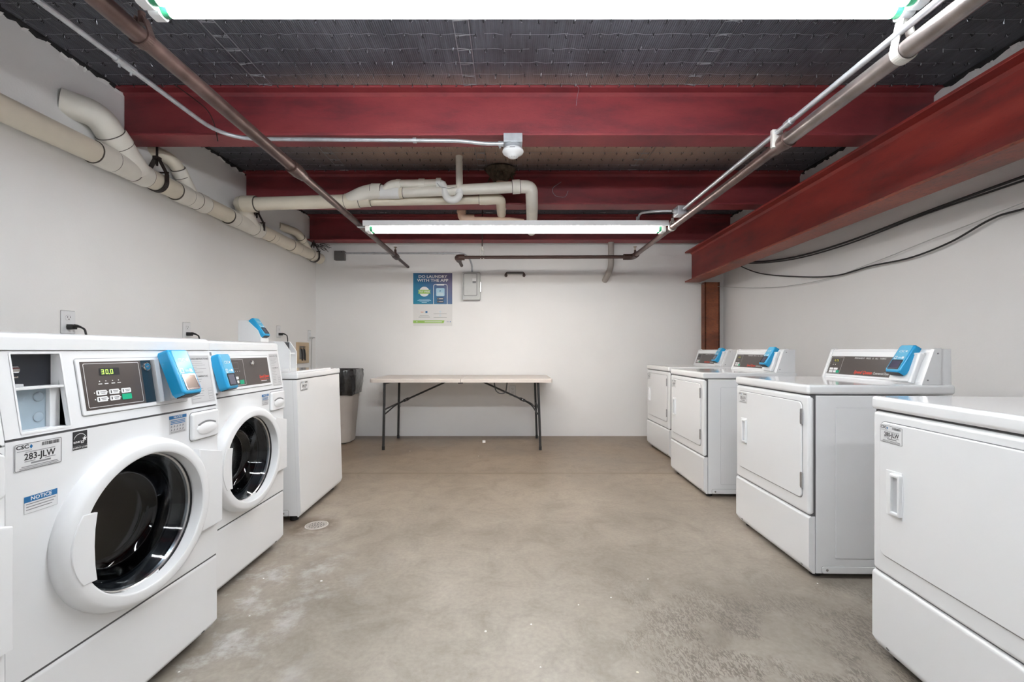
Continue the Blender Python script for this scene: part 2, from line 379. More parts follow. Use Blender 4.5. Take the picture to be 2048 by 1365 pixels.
    def build(s, name, parent=None, smooth=40):
        me = bpy.data.meshes.new(name); me.from_pydata(s.v, [], s.f)
        for k in s.mats: me.materials.append(MATS[k])
        me.polygons.foreach_set('material_index', s.m)
        if smooth:
            me.polygons.foreach_set('use_smooth', [True]*len(me.polygons))
        me.update()
        if smooth: me.set_sharp_from_angle(angle=math.radians(smooth))
        o = bpy.data.objects.new(name, me); C.objects.link(o)
        if smooth:
            wn = o.modifiers.new('wn', 'WEIGHTED_NORMAL'); wn.keep_sharp = True; wn.weight = 100
        if parent: o.parent = parent
        return o
def tag(o, label=None, cat=None, group=None, kind=None):
    if label: o['label'] = label
    if cat: o['category'] = cat
    if group: o['group'] = group
    if kind: o['kind'] = kind
    return o
def empty(name, loc=(0, 0, 0), rz=0.0):
    o = bpy.data.objects.new(name, None); C.objects.link(o); o.location = loc; o.rotation_euler = (0, 0, rz)
    o.empty_display_size = 0.1
    return o
def kids(o): return [x for x in C.objects if x.parent == o]
def copy_tree(o, parent=None):
    c = o.copy(); C.objects.link(c); c.parent = parent
    for ch in kids(o): copy_tree(ch, c)
    return c
def arc(c, a, b_, r, a0, a1, n=8):                   # points of an arc, a and b_ unit axes
    c = Vector(c); a = Vector(a); b_ = Vector(b_)
    return [c+a*(r*math.cos(a0+(a1-a0)*i/n))+b_*(r*math.sin(a0+(a1-a0)*i/n)) for i in range(n+1)]
def bend(pts, r=0.08, n=6):                          # round the corners of a polyline
    pts = [Vector(p) for p in pts]; out = [pts[0]]
    for i in range(1, len(pts)-1):
        p = pts[i]; d0 = pts[i-1]-p; d1 = pts[i+1]-p
        q = min(r, d0.length*0.49, d1.length*0.49); a = p+d0.normalized()*q; c = p+d1.normalized()*q
        for k in range(n+1):
            t = k/n; out.append(a*(1-t)**2+p*2*t*(1-t)+c*t*t)
    out.append(pts[-1]); return out

# ------------------------------------------------------------------ room
LX, RX, BY, FY, CZ = -2.42, 2.66, 5.42, -2.3, 2.69
def struct(name, mb, smooth=0): return tag(mb.build(name, None, smooth), kind='structure')
struct('floor', MB().box(LX-0.1, RX+0.1, FY-0.1, BY+0.1, -0.1, 0.0, 'concrete'))
struct('wall_back', MB().box(LX-0.1, RX+0.1, BY, BY+0.1, 0, CZ+0.02, 'wall_paint'))
struct('wall_left', MB().box(LX-0.1, LX, FY, BY, 0, CZ+0.02, 'wall_paint'))
struct('wall_right', MB().box(RX, RX+0.1, FY, BY, 0, CZ+0.02, 'wall_paint'))
struct('wall_front', MB().box(LX-0.1, RX+0.1, FY-0.1, FY, 0, CZ+0.02, 'wall_paint'))
struct('ceiling', MB().box(LX-0.1, RX+0.1, FY-0.1, BY+0.1, CZ, CZ+0.1, 'deck_black'))
# ragged edge of the sprayed deck where it meets the side walls
for nm, xx, sg in (('trim_1', LX, 1), ('trim_2', RX, -1)):
    mb = MB(); y = FY+0.02; pa = []
    while y < BY-0.02:
        pa.append((y, CZ-0.008-random.random()*0.020)); y += 0.012+random.random()*0.03
    poly = pa+[(pa[-1][0], CZ+0.01), (pa[0][0], CZ+0.01)]
    vs_ = []; fs = []
    for i, (yy, zz) in enumerate(pa):
        vs_ += [(xx, yy, zz), (xx+sg*0.016, yy, zz+0.006), (xx+sg*0.02, yy, CZ)]
    for i in range(len(pa)-1):
        a = i*3; fs += [(a, a+1, a+4, a+3), (a+1, a+2, a+5, a+4)]
    mb.add(vs_, fs, 'knot_dark')
    vs_ = []; fs = []                                  # torn plaster lip just below it
    for i, (yy, zz) in enumerate(pa):
        k = random.random()*0.02
        vs_ += [(xx+sg*0.004, yy, zz-0.004-k*0.3), (xx+sg*0.012, yy, zz-0.001), (xx, yy, zz-0.012-k)]
    for i in range(len(pa)-1):
        if random.random() < 0.35:
            a = i*3; fs += [(a, a+1, a+4, a+3), (a+2, a, a+3, a+5)]
    mb.add(vs_, fs, 'wall_paint'); struct(nm, mb)

# ------------------------------------------------------------------ steel beams
def ibeam(mb, L, h, wdt, tf, tw, mat, fmat=None):    # along local X from 0 to L, top at z=h, flanges centred on y=0
    fmat = fmat or mat
    mb.box(0, L, -wdt/2, wdt/2, 0, tf, fmat, 0.002, 1); mb.box(0, L, -wdt/2, wdt/2, h-tf, h, mat, 0.002, 1)
    mb.box(0, L, -tw/2, tw/2, tf, h-tf, mat)
    for sg in (-1, 1):                                # root fillets
        for z0, dz in ((tf, 1), (h-tf, -1)):
            q = [(sg*tw/2, z0), (sg*(tw/2+0.016), z0), (sg*tw/2, z0+dz*0.016)]
            mb.add([(x, a, c) for x in (0, L) for a, c in q], [(0, 1, 4, 3), (1, 2, 5, 4), (2, 0, 3, 5)], mat)
blabels = ['dark red steel joist beam crossing the room above the conduit, nearest to the camera in view',
           'dark red steel beam crossing the room behind the cream drain pipes, middle one',
           'dark red steel beam crossing the room close against the back wall, above the far light']
for i, (yc, lab) in enumerate(((2.73, blabels[0]), (3.99, blabels[1]), (5.25, blabels[2]))):
    mb = MB(); ibeam(mb, RX-LX-0.01, 0.307, 0.155, 0.014, 0.010, 'red_beam', 'red_beam')
    o = mb.build('steel_beam'); o.location = (LX+0.005, yc, CZ-0.307)
    tag(o, lab, 'beam', 'cross beams under the ceiling')
for yc, lab in ((1.47, 'dark red steel beam overhead carrying the near light, above the frame'), (0.21, 'dark red steel beam overhead above the camera, out of frame')):
    mb = MB(); ibeam(mb, RX-LX-0.01, 0.307, 0.155, 0.014, 0.010, 'red_beam')
    o = mb.build('steel_beam'); o.location = (LX+0.005, yc, CZ-0.307)
    tag(o, lab, 'beam', 'cross beams under the ceiling')
mb = MB()
ibeam(mb, 7.4, 0.375, 0.18, 0.016, 0.012, 'red_girder', 'red_flange')
o = mb.build('steel_girder'); o.location = (2.245, 5.36, 1.906); o.rotation_euler = (0, 0, -PI/2-0.028)
tag(o, 'big bright red steel girder running toward the back wall over the dryers', 'girder')
mb = MB()
for x0, x1 in ((0, 0.012), (0.168, 0.18)): mb.box(x0, x1, 0, 0.1, 0, 1.90, 'rust_column')
mb.box(0, 0.18, 0.045, 0.055, 0, 1.90, 'rust_column'); mb.box(0.0, 0.18, 0.0, 0.012, 0, 1.90, 'rust_column', 0.003)
o = mb.build('steel_column'); o.location = (2.37, 5.29, 0)
tag(o, 'rusty brown steel column in the right back corner under the girder', 'column')

# ------------------------------------------------------------------ wire lath on the deck (nobody could count the ties)
mb = MB()
def wire(pts, r, mat='wire_metal', n=3): mb.tube(pts, r, mat, n, caps=False)
ys = [1.72, 1.82, 1.92, 2.02, 2.12, 2.22, 2.33, 2.44, 2.545, 2.635, 2.86, 2.97, 3.09, 3.2, 3.32, 3.43, 3.55, 3.67, 3.78, 3.88, 4.15, 4.3, 4.5, 4.7, 4.9, 5.08]
for y in ys:
    x = LX+0.05; pts = []
    while x < RX-0.05:
        sag = random.random()*0.005
        pts.append((x, y+random.uniform(-0.006, 0.006), CZ-0.004))
        pts.append((x+0.045, y+random.uniform(-0.004, 0.004), CZ-sag-0.004))
        for q in range(3):                             # twisted tie
            dx, dy = random.uniform(-0.012, 0.012), random.uniform(-0.02, 0.02)
            wire([(x, y, CZ-0.003), (x+dx*0.4, y+dy*0.6, CZ-0.016-random.random()*0.008), (x+dx, y+dy, CZ-0.006-random.random()*0.014)], 0.0018, 'wire_metal' if q < 1 else 'knot_dark')
        x += 0.09+random.uniform(-0.006, 0.006)
    for k in range(0, len(pts)-3, 1):
        if random.random() < 0.93: wire(pts[k:k+2], 0.0012)
for xc, sk in ((-0.28, 0.0), (1.05, 0.02), (2.05, 0.0), (-1.52, 0.0)):   # ladder strips where lath sheets overlap
    for dx in (0, 0.075):
        wire([(xc+dx+sk*(y-2), y, CZ-0.008-random.random()*0.004) for y in [1.8+0.12*i for i in range(8)]], 0.0024)
        wire([(xc+dx+sk*(y-2), y, CZ-0.008-random.random()*0.004) for y in [2.84+0.12*i for i in range(9)]], 0.0024)
    for y in ys:
        for q in range(3):
            wire([(xc, y+random.uniform(-0.015, 0.015), CZ-0.010), (xc+0.075, y+random.uniform(-0.015, 0.015), CZ-0.012)], 0.0018)
o = mb.build('wire_lath', None, 0)
tag(o, 'rows of thin twisted tie wires across the black ceiling deck', 'wire', kind='stuff')
# loose wire ends hanging on the beams
def loose(name, pts, r, mat, label):
    m_ = MB(); m_.tube(bend(pts, 0.06), r, mat, 5); return tag(m_.build(name), label, 'wire')
loose('loose_wire', [(LX+0.38, 2.64, 2.685), (LX+0.50, 2.63, 2.60), (LX+0.60, 2.63, 2.52), (LX+0.64, 2.63, 2.42), (LX+0.66, 2.62, 2.33)], 0.003, 'hanger_iron', 'thin dark wire hanging down the nearest red beam by the left wall')
loose('loose_wire', [(0.39, 2.64, 2.686), (0.42, 2.63, 2.66), (0.405, 2.63, 2.60), (0.40, 2.63, 2.55)], 0.0014, 'wire_metal', 'hair-thin wire end dangling on the nearest red beam right of the detector')
loose('loose_wire', [(0.46, 3.90, 2.58), (0.37, 3.90, 2.52), (0.40, 3.90, 2.45), (0.50, 3.90, 2.44), (0.52, 3.90, 2.50)], 0.0022, 'wire_metal', 'curled thin wire on the middle red beam right of the drain elbow')

# ------------------------------------------------------------------ fluorescent fixtures
def fixture(yc, zc, xc, tube_mat, label, wide=False):
    r = empty('fluorescent_light', (xc, yc, zc)); L = 1.212 if wide else 1.228
    b_ = MB(); b_.prism([(-0.11, 0.004), (-0.11, 0.046), (0.11, 0.046), (0.11, 0.004), (0.104, 0.004), (0.07, 0.026), (-0.07, 0.026), (-0.104, 0.004)] if wide else [(-0.055, 0.035), (-0.04, 0.085), (0.04, 0.085), (0.055, 0.035)], -L, L, 'white_plastic', frame((0, 0, 0), (0, 1, 0), (0, 0, 1)), 0.002)
    b_.build('channel', r)
    for e in (-1, 1):
        for t in (-0.025, 0.025):
            s_ = MB(); s_.prism(rrect(t-0.0235, t+0.0235, -0.026, 0.03 if wide else 0.05, 0.012), e*L if e < 0 else L-0.035, -L+0.035 if e < 0 else L, 'white_plastic', frame((0, 0, 0), (0, 1, 0), (0, 0, 1)), 0.003)
            s_.build('lamp_holder', r)
    for t in (-0.025, 0.025):
        u = MB(); u.tube([(-L+0.055, t, 0), (L-0.055, t, 0)], 0.021, tube_mat, 20)
        u = u.build('fluorescent_tube', r)
        for e in (-1, 1):
            g = MB(); g.tube([(e*(L-0.036), t, 0), (e*(L-0.057), t, 0)], 0.0216, 'tube_cap_green', 20); g.build('end_cap', u)
    return tag(r, label, 'light')
fixture(1.387, CH+1.103, 0.07, 'tube_near', 'long twin tube fluorescent fixture overhead at the front, cut by the top edge')
fixture(3.55, CH+0.983, 0.046, 'tube_far', 'long twin tube fluorescent fixture in the middle of the room before the back wall', True)
fixture(-0.9, 2.25, 0.05, 'tube_fill_back', 'added unseen twin tube fluorescent fixture behind the camera for extra brightness')  # added fill fixture, out of view, brightens the near machine faces
for yy, xx, lab in ((1.387, -1.0, 'thin rod holding the left end of the near light'), (1.387, 1.1, 'thin rod holding the right end of the near light')):
    m_ = MB(); m_.cyl((xx, yy, (2.27 if yy < 2 else 2.155)), (xx, yy, CZ if yy > 2 else 2.38), 0.004, 'hanger_iron', 8)
    tag(m_.build('light_hanger_rod'), lab, 'rod', 'rods holding the lights')

for x0, x1, lab in ((-1.275, -1.15, 'small bracket tying the far light to the left sprinkler pipe'), (1.24, 1.300, 'small bracket tying the far light to the right sprinkler pipe')):
    m_ = MB(); m_.box(x0, x1, 3.62, 3.65, CH+1.027, CH+1.033, 'galvanized', 0.001)
    if x0 < 0: m_.box(x0, x0+0.006, 3.62, 3.65, CH+1.03, CH+1.07, 'galvanized', 0.001)
    tag(m_.build('light_bracket'), lab, 'bracket')
# ------------------------------------------------------------------ sprinkler pipes (brown steel) running into the room
def hanger_ring(c, r, top, name_label, mat='hanger_zinc', rodmat='pipe_dark', ext=0.075):
    rt = empty('pipe_hanger', c)
    a = MB()
    pts = arc((0, 0, 0), (1, 0, 0), (0, 0, 1), r+0.004, -PI*1.12, PI*0.12, 20)
    pts = [Vector((0.0-0.012, 0, r+ext))]+pts+[Vector((0.012, 0, r+ext))]
    for i in range(len(pts)-1):
        p, q = pts[i], pts[i+1]; d = (q-p); nrm = Vector((-d.z, 0, d.x)).normalized()*0.0025
        a.add([p-nrm+Vector((0, -0.014, 0)), p+nrm+Vector((0, -0.014, 0)), q+nrm+Vector((0, -0.014, 0)), q-nrm+Vector((0, -0.014, 0)),
               p-nrm+Vector((0, 0.014, 0)), p+nrm+Vector((0, 0.014, 0)), q+nrm+Vector((0, 0.014, 0)), q-nrm+Vector((0, 0.014, 0))],
              [(0, 1, 2, 3), (7, 6, 5, 4), (0, 4, 5, 1), (3, 2, 6, 7), (1, 5, 6, 2), (0, 3, 7, 4)], mat)
    a.build('strap', rt, 30)
    a = MB(); a.tube([(0, 0, r+ext-0.02), (0, 0, r+ext+0.02)], 0.011, mat, 12); a.build('nut', rt)
    a = MB(); a.tube([(0, 0, r+0.07), (0, 0, top-c[2])], 0.006, rodmat, 8); a.build('rod', rt)
    return tag(rt, name_label, 'hanger', 'pipe hangers')
# right pipe
r_ = empty('sprinkler_pipe', (1.285, 0, CH+0.975))
a = MB(); a.tube([(0, -1.5, 0), (0, 2.03, 0)], 0.030, 'pipe_bright', 24); a.build('pipe', r_)
a = MB(); a.tube([(0, 2.03, 0), (0, 3.53, 0)], 0.0245, 'pipe_brown', 24); a.build('pipe', r_)
a = MB(); a.tube([(0, 3.53, 0), (-0.0, 4.50, 0)], 0.0215, 'pipe_brown', 20); a.build('pipe', r_)
a = MB(); a.tube([(0, 2.0, 0), (0, 2.04, 0), (0, 2.06, 0), (0, 2.11, 0)], [0.037, 0.037, 0.032, 0.030], 'pipe_brown', 24); a.build('coupling', r_)
a = MB(); a.tube(bend([(0, 4.42, 0), (0, 4.54, 0), (-0.10, 4.54, 0)], 0.06), 0.031, 'pipe_dark', 18); a.build('elbow', r_)
a = MB(); a.cyl((0, 4.47, 0.02), (0, 4.47, 0.055), 0.011, 'pipe_dark', 10); a.cyl((0, 4.47, 0.055), (0, 4.47, 0.085), 0.006, 'brass_old', 10); a.cyl((0, 4.47, 0.085), (0, 4.47, 0.090), 0.018, 'brass_old', 10); a.build('sprinkler_head', r_)
a = MB(); a.tube([(-0.08, 4.54, 0), (-1.80, 4.54, -0.005)], 0.0175, 'pipe_dark', 18); a.build('cross_pipe', r_)
a = MB(); a.tube(bend([(-1.76, 4.54, -0.005), (-1.84, 4.54, -0.005), (-1.83, 4.66, -0.01)], 0.05), 0.030, 'pipe_dark', 18); a.tube([(-1.83, 4.62, -0.01), (-1.83, 4.90, -0.02)], [0.018, 0.018], 'pipe_dark', 16); a.build('end_elbow', r_)
tag(r_, 'brown steel sprinkler pipe on the right, turning left along the back wall', 'pipe')
hanger_ring((1.285, 1.42, CH+0.975), 0.030, 2.37, 'pale hanger on the right sprinkler pipe below the near light end')
hanger_ring((1.285, 3.44, CH+0.975), 0.0245, CH+1.036, 'small hanger on the right sprinkler pipe at the far light end', 'hanger_zinc', 'pipe_dark', 0.024)
hanger_ring((1.285, -0.6, CH+0.975), 0.030, CZ, 'hanger on the right sprinkler pipe behind the camera')
hanger_ring((-0.29, 4.54, CH+0.97), 0.0175, CZ, 'small hanger on the thin dark pipe along the back wall')
# left pipe
r_ = empty('sprinkler_pipe', (-1.27, 0, CH+1.065))
a = MB(); a.tube([(0, -1.5, 0.045), (0, 2.58, 0.005)], 0.030, 'pipe_brown', 24); a.build('pipe', r_)
a = MB(); a.tube([(0, 2.58, 0.005), (0.0, 4.85, -0.020)], 0.0235, 'pipe_brown', 24); a.build('pipe', r_)
a = MB(); a.tube([(0, 4.85, -0.020), (0.0, BY+0.01, -0.026)], 0.0175, 'pipe_dark', 18); a.build('pipe', r_)
a = MB(); a.tube([(0, 2.52, 0.005), (0, 2.60, 0.005), (0, 2.64, 0.005), (0, 2.68, 0.005)], [0.038, 0.040, 0.034, 0.030], 'pipe_brown', 24); a.build('coupling', r_)
a = MB(); a.tube([(0, 4.74, -0.020), (0, 4.80, -0.020), (0, 4.88, -0.020), (0, 4.92, -0.021)], [0.027, 0.034, 0.034, 0.022], 'pipe_dark', 18); a.cyl((0, 4.82, 0.01), (0, 4.82, 0.05), 0.012, 'pipe_dark', 10)
a.cyl((0, 4.82, 0.05), (0, 4.82, 0.075), 0.006, 'brass_old', 10); a.cyl((0, 4.82, 0.075), (0, 4.82, 0.080), 0.018, 'brass_old', 10); a.build('sprinkler_head', r_)
tag(r_, 'brown steel sprinkler pipe on the left running into the back wall', 'pipe')
hanger_ring((-1.27, 1.50, CH+1.081), 0.030, 2.37, 'dusty hanger on the left sprinkler pipe below the near light end', 'pipe_brown', 'pipe_dark', 0.035)
hanger_ring((-1.27, -0.6, CH+1.101), 0.030, CZ, 'hanger on the left sprinkler pipe behind the camera')

# ------------------------------------------------------------------ conduits, boxes, detector
zc_ = CH+1.300
r_ = empty('electrical_conduit', (0, 0, 0))
a = MB(); a.tube(bend([(-1.752, -1.5, zc_), (-1.752, 2.67, zc_), (-0.30, 2.67, zc_-0.014), (-0.16, 2.67, zc_-0.032), (-0.045, 2.67, zc_-0.032)], 0.22, 8), 0.0115, 'galvanized', 14); a.build('conduit_tube', r_)
a = MB(); a.tube([(-1.752, 1.93, zc_), (-1.752, 2.03, zc_)], 0.0165, 'galvanized', 14)
for yy in (1.95, 2.01): a.cyl((-1.752, yy, zc_-0.012), (-1.752, yy, zc_-0.030), 0.0045, 'galvanized', 8)
a.build('coupling', r_)
a = MB(); a.tube([(-0.595, 2.67, zc_-0.011), (-0.575, 2.67, zc_-0.011)], 0.0165, 'galvanized', 12); a.build('strap', r_)
a = MB(); a.tube([(-0.072, 2.67, zc_-0.032), (-0.040, 2.67, zc_-0.032)], 0.0165, 'galvanized', 12); a.cyl((-0.062, 2.67, zc_-0.045), (-0.062, 2.67, zc_-0.062), 0.004, 'galvanized', 8); a.build('connector', r_)
tag(r_, 'galvanized conduit from the upper left bending along the nearest beam to the detector', 'conduit')
r_ = empty('junction_box', (0.018, 2.675, CH+1.259))
a = MB(); a.box(-0.057, 0.057, -0.055, 0.055, 0.0, 0.052, 'galvanized', 0.003); F_ = frame((0, -0.0555, 0.013), (1, 0, 0), (0, 0, 1))
for q in (-0.034, 0, 0.034): a.outline(q-0.014, q+0.014, 0.0, 0.028, 0.0018, 0.0006, 'grey_plastic', F_, r=0.014)
a.build('box', r_); tag(r_, 'square galvanized junction box on the nearest beam above the detector', 'box')
r_ = empty('smoke_detector', (0.018, 2.675, CH+1.269))
a = MB(); a.lathe([(0.0, 0.0), (0.05, 0.0), (0.05, -0.018), (0.045, -0.022)], 'galvanized', Matrix.Translation((0, 0, -0.010)), 32); a.build('base_ring', r_)
a = MB(); a.lathe([(0.040, -0.026), (0.052, -0.028), (0.062, -0.036), (0.0655, -0.046), (0.061, -0.056), (0.045, -0.066), (0.036, -0.070), (0.031, -0.079), (0.020, -0.084), (0.0, -0.086)], 'white_plastic', Matrix.Translation((0, 0, -0.002)), 40)
for k in range(10):
    an = 2*PI*k/10; a.lathe([(0.0025, 0), (0, -0.001)], 'print_grey', Matrix.Translation((0.024*math.cos(an), 0.024*math.sin(an), -0.0845)), 8)
a.rect(-0.020, 0.012, -0.002, 0.002, 0, 'print_grey', frame((0, -0.0665, -0.048), (1, 0, 0), (0, 0.25, 1)))
a.build('cover', r_); tag(r_, 'round white ceiling detector hanging under the junction box', 'detector')
# right conduit on top of the sprinkler pipe
r_ = empty('electrical_conduit', (0, 0, 0)); xr = 1.262; zr = CH+1.030
a = MB(); a.tube(bend([(xr+0.0, -1.5, zr), (xr, 3.03, zr), (xr-0.005, 3.14, zr-0.006)], 0.05), 0.0115, 'galvanized', 14); a.build('conduit_tube', r_)
a = MB(); a.tube([(xr, 1.95, zr), (xr, 1.99, zr)], 0.016, 'galvanized', 12); a.build('coupling', r_)
a = MB(); a.box(xr-0.022, xr+0.03, 2.055, 2.075, zr-0.07, zr+0.016, 'hanger_zinc', 0.004); a.build('strap', r_)
tag(r_, 'galvanized conduit running along the top of the right sprinkler pipe', 'conduit')
r_ = empty('junction_box', (1.255, 3.20, zr-0.005))
a = MB(); a.box(-0.035, 0.03, -0.04, 0.05, -0.035, 0.03, 'galvanized', 0.004); a.cyl((-0.035, 0, 0), (-0.055, 0, 0), 0.016, 'galvanized', 12); a.build('box', r_)
tag(r_, 'small metal junction box beside the right sprinkler pipe', 'box')
a = MB(); a.tube(bend([(1.19, 3.20, zr-0.005), (1.06, 3.25, zr+0.01), (1.01, 3.40, zr+0.04), (1.03, 3.50, zr+0.01), (1.03, 3.505, CH+1.06)], 0.09), 0.0085, 'galvanized', 10)
a.cyl((1.03, 3.505, CH+1.04), (1.03, 3.505, CH+1.075), 0.014, 'galvanized', 10)
tag(a.build('flexible_conduit'), 'short curved flexible conduit dropping to the far light', 'conduit')

# ------------------------------------------------------------------ PVC drain pipes
def fit(mb, p0, p1, r, mat='pvc_white', line=True):   # a socket with a glue line at each lip
    p0 = Vector(p0); p1 = Vector(p1); d = (p1-p0).normalized()
    mb.tube([p0, p0+d*0.004, p1-d*0.004, p1], [r*0.97, r, r, r*0.97], mat, 28)
    if line:
        mb.tube([p0-d*0.004, p0], r*0.955, 'glue_line', 28); mb.tube([p1, p1+d*0.004], r*0.955, 'glue_line', 28)
MX, MZ, R4 = -2.345, CH+1.118, 0.061
B0 = CH+1.150
def mz(y): return MZ
root = empty('drain_pipe', (0, 0, 0))
a = MB(); a.tube([(MX, -1.6, MZ-0.015), (MX, BY-0.06, MZ+0.012)], R4, 'pvc_cream', 32); a.build('main_pipe', root)
def wye(y0, y1, bdir_pts, rb, name='wye_fitting'):
    m_ = MB(); fit(m_, (MX, y0, MZ), (MX, y0+0.11, MZ), R4+0.008); m_.tube([(MX, y0+0.1, MZ), (MX, y1-0.07, MZ)], R4+0.004, 'pvc_white', 32)
    fit(m_, (MX, y1-0.09, MZ), (MX, y1, MZ), R4+0.0085)
    m_.tube(bdir_pts, rb+0.005, 'pvc_white', 28)
    m_.build(name, root)
# first branch: 4 inch, up and back toward the camera, then into the left wall
wye(2.45, 2.80, [(MX, 2.74, MZ), (MX, 2.60, B0+0.085)], 0.070)
a = MB(); fit(a, (MX, 2.61, B0+0.077), (MX, 2.555, B0+0.120), 0.080)
a.tube(bend([(MX, 2.57, B0+0.105), (MX+0.005, 2.475, B0+0.190), (LX-0.03, 2.37, B0+0.205)], 0.12, 10), 0.073, 'pvc_white', 28, False); a.build('branch_elbow', root)
# second branch: 3 inch
wye(3.05, 3.34, [(MX, 3.22, MZ), (MX, 3.11, B0+0.095)], 0.042)
a = MB(); a.tube(bend([(MX, 3.13, B0+0.07), (MX, 3.03, B0+0.18), (LX-0.03, 2.93, B0+0.21)], 0.08, 8), 0.041, 'pvc_cream', 24); fit(a, (MX, 3.11, B0+0.093), (MX, 3.075, B0+0.13), 0.049); a.build('branch_elbow', root)
# third branch: swings out to the right as the long cross pipe
m_ = MB(); fit(m_, (MX, 3.62, MZ), (MX, 3.70, MZ), R4+0.008); m_.tube([(MX, 3.69, MZ), (MX, 4.00, MZ)], R4+0.004, 'pvc_white', 32); fit(m_, (MX, 3.98, MZ), (MX, 4.07, MZ), R4+0.0085)
m_.tube(bend([(MX, 3.95, MZ), (MX+0.01, 3.80, B0+0.08), (MX+0.08, 3.73, B0+0.110)], 0.09), R4+0.006, 'pvc_white', 28); m_.build('wye_fitting', root)
zp = CH+1.255
a = MB(); fit(a, (MX+0.055, 3.73, zp), (MX+0.17, 3.73, zp), R4+0.008, 'pvc_cream'); a.lathe([(0, -0.07), (0.03, -0.066), (0.055, -0.045), (R4+0.008, 0.0)], 'pvc_cream', frame((MX+0.055, 3.73, zp), (0, 1, 0), (0, 0, 1)), 28)
a.build('elbow', root)
# fourth branch near the far end: coupling and 3 inch wye into the wall
a = MB(); fit(a, (MX, 4.24, MZ+0.006), (MX, 4.31, MZ+0.006), R4+0.003, 'pvc_cream'); a.build('coupling', root); a = MB(); fit(a, (MX, 4.64, MZ+0.008), (MX, 4.80, MZ+0.008), R4+0.006, 'pvc_cream'); a.build('coupling', root)
a = MB(); a.tube([(MX, 5.12, MZ+0.01), (MX, 4.90, B0+0.10)], 0.043, 'pvc_cream', 24); a.tube(bend([(MX, 4.91, B0+0.095), (MX, 4.80, B0+0.15), (LX-0.02, 4.58, B0+0.160)], 0.10, 8), 0.042, 'pvc_cream', 24)
fit(a, (MX, 4.92, B0+0.09), (MX, 4.88, B0+0.112), 0.049, 'pvc_cream'); a.build('branch_elbow', root)
a = MB(); fit(a, (MX, 5.10, MZ+0.01), (MX, 5.16, MZ+0.01), R4+0.006, 'pvc_cream'); a.build('coupling', root); a = MB(); a.lathe([(R4, -0.06), (R4+0.004, 0), (0.04, 0.018), (0, 0.022)], 'pvc_cream', frame((MX, BY-0.06, MZ+0.012), (1, 0, 0), (0, 0, -1)), 28); a.build('end_cap', root)
tag(root, 'thick cream plastic drain pipe running along the top of the left wall', 'pipe')
def clevis(y, label):
    rt = empty('pipe_hanger', (MX, y, MZ+0.004)); R_ = R4+0.004
    m_ = MB(); pts = [Vector((-R_*0.2, 0, R_+0.085)), Vector((-R_*1.02, 0, R_*0.75))]+arc((0, 0, 0), (1, 0, 0), (0, 0, 1), R_+0.002, -PI*1.05, PI*0.05, 18)+[Vector((R_*1.02, 0, R_*0.75)), Vector((R_*0.2, 0, R_+0.085))]
    for i in range(len(pts)-1):
        p, q = pts[i], pts[i+1]; d = (q-p); nr = Vector((-d.z, 0, d.x)).normalized()*0.003; h_ = Vector((0, 0.016, 0))
        m_.add([p-nr-h_, p+nr-h_, q+nr-h_, q-nr-h_, p-nr+h_, p+nr+h_, q+nr+h_, q-nr+h_], [(0, 1, 2, 3), (7, 6, 5, 4), (0, 4, 5, 1), (3, 2, 6, 7), (1, 5, 6, 2), (0, 3, 7, 4)], 'hanger_iron')
    m_.build('strap', rt, 30)
    m_ = MB(); m_.cyl((-R_-0.01, 0, R_*0.9), (R_+0.012, 0, R_*0.9), 0.006, 'hanger_iron', 8); m_.build('cross_bolt', rt)
    m_ = MB(); m_.cyl((0, 0, R_+0.04), (0, 0, CZ-(MZ+0.004) if y < 3 else CZ-0.307-(MZ+0.004)), 0.007, 'hanger_iron', 8); m_.box(-0.016, 0.016, -0.02, 0.02, R_+0.08, R_+0.10, 'hanger_iron', 0.002); m_.build('rod', rt)
    return tag(rt, label, 'hanger', 'black clevis hangers on the left drain pipe')
clevis(2.89, 'black clevis hanger on the left drain pipe below the first beam')
clevis(4.03, 'black clevis hanger on the left drain pipe just past the long cross pipe')
clevis(5.20, 'black clevis hanger at the far end of the left drain pipe')
a = MB()
for k in range(14):
    p = Vector((MX+random.uniform(-0.03, 0.09), 5.2+random.uniform(-0.03, 0.03), MZ+0.13+random.uniform(-0.01, 0.02)))
    a.tube([p, p+Vector((0.05, 0, random.uniform(-0.03, 0.01))), p+Vector((0.11, 0.02, random.uniform(-0.07, -0.01)))], 0.0025, 'hanger_iron', 4)
tag(a.build('wire_tangle'), 'tangle of dark wire on the last hanger of the drain pipe', 'wire')

# cross drain group, in the middle of the room
root = empty('drain_pipe', (0, 0, 0)); YC = 3.73
p0 = Vector((MX+0.15, YC, zp)); p1 = P(712, 402, YC)
a = MB(); a.tube([p0, p1], 0.0555, 'pvc_cream', 28); a.build('pipe', root)
a = MB(); d = (p1-p0).normalized(); fit(a, p1-d*0.09, p1+d*0.03, 0.062, 'pvc_cream')
a.tube([p1, P(740, 402, YC)], [0.058, 0.048], 'pvc_cream', 28)
q0 = P(700, 401, YC); q1 = P(726, 388, YC-0.03); q2 = P(748, 383, YC-0.04)
a.tube(bend([q0, q1, q2], 0.09, 8), 0.062, 'pvc_white', 28); a.build('wye_fitting', root)
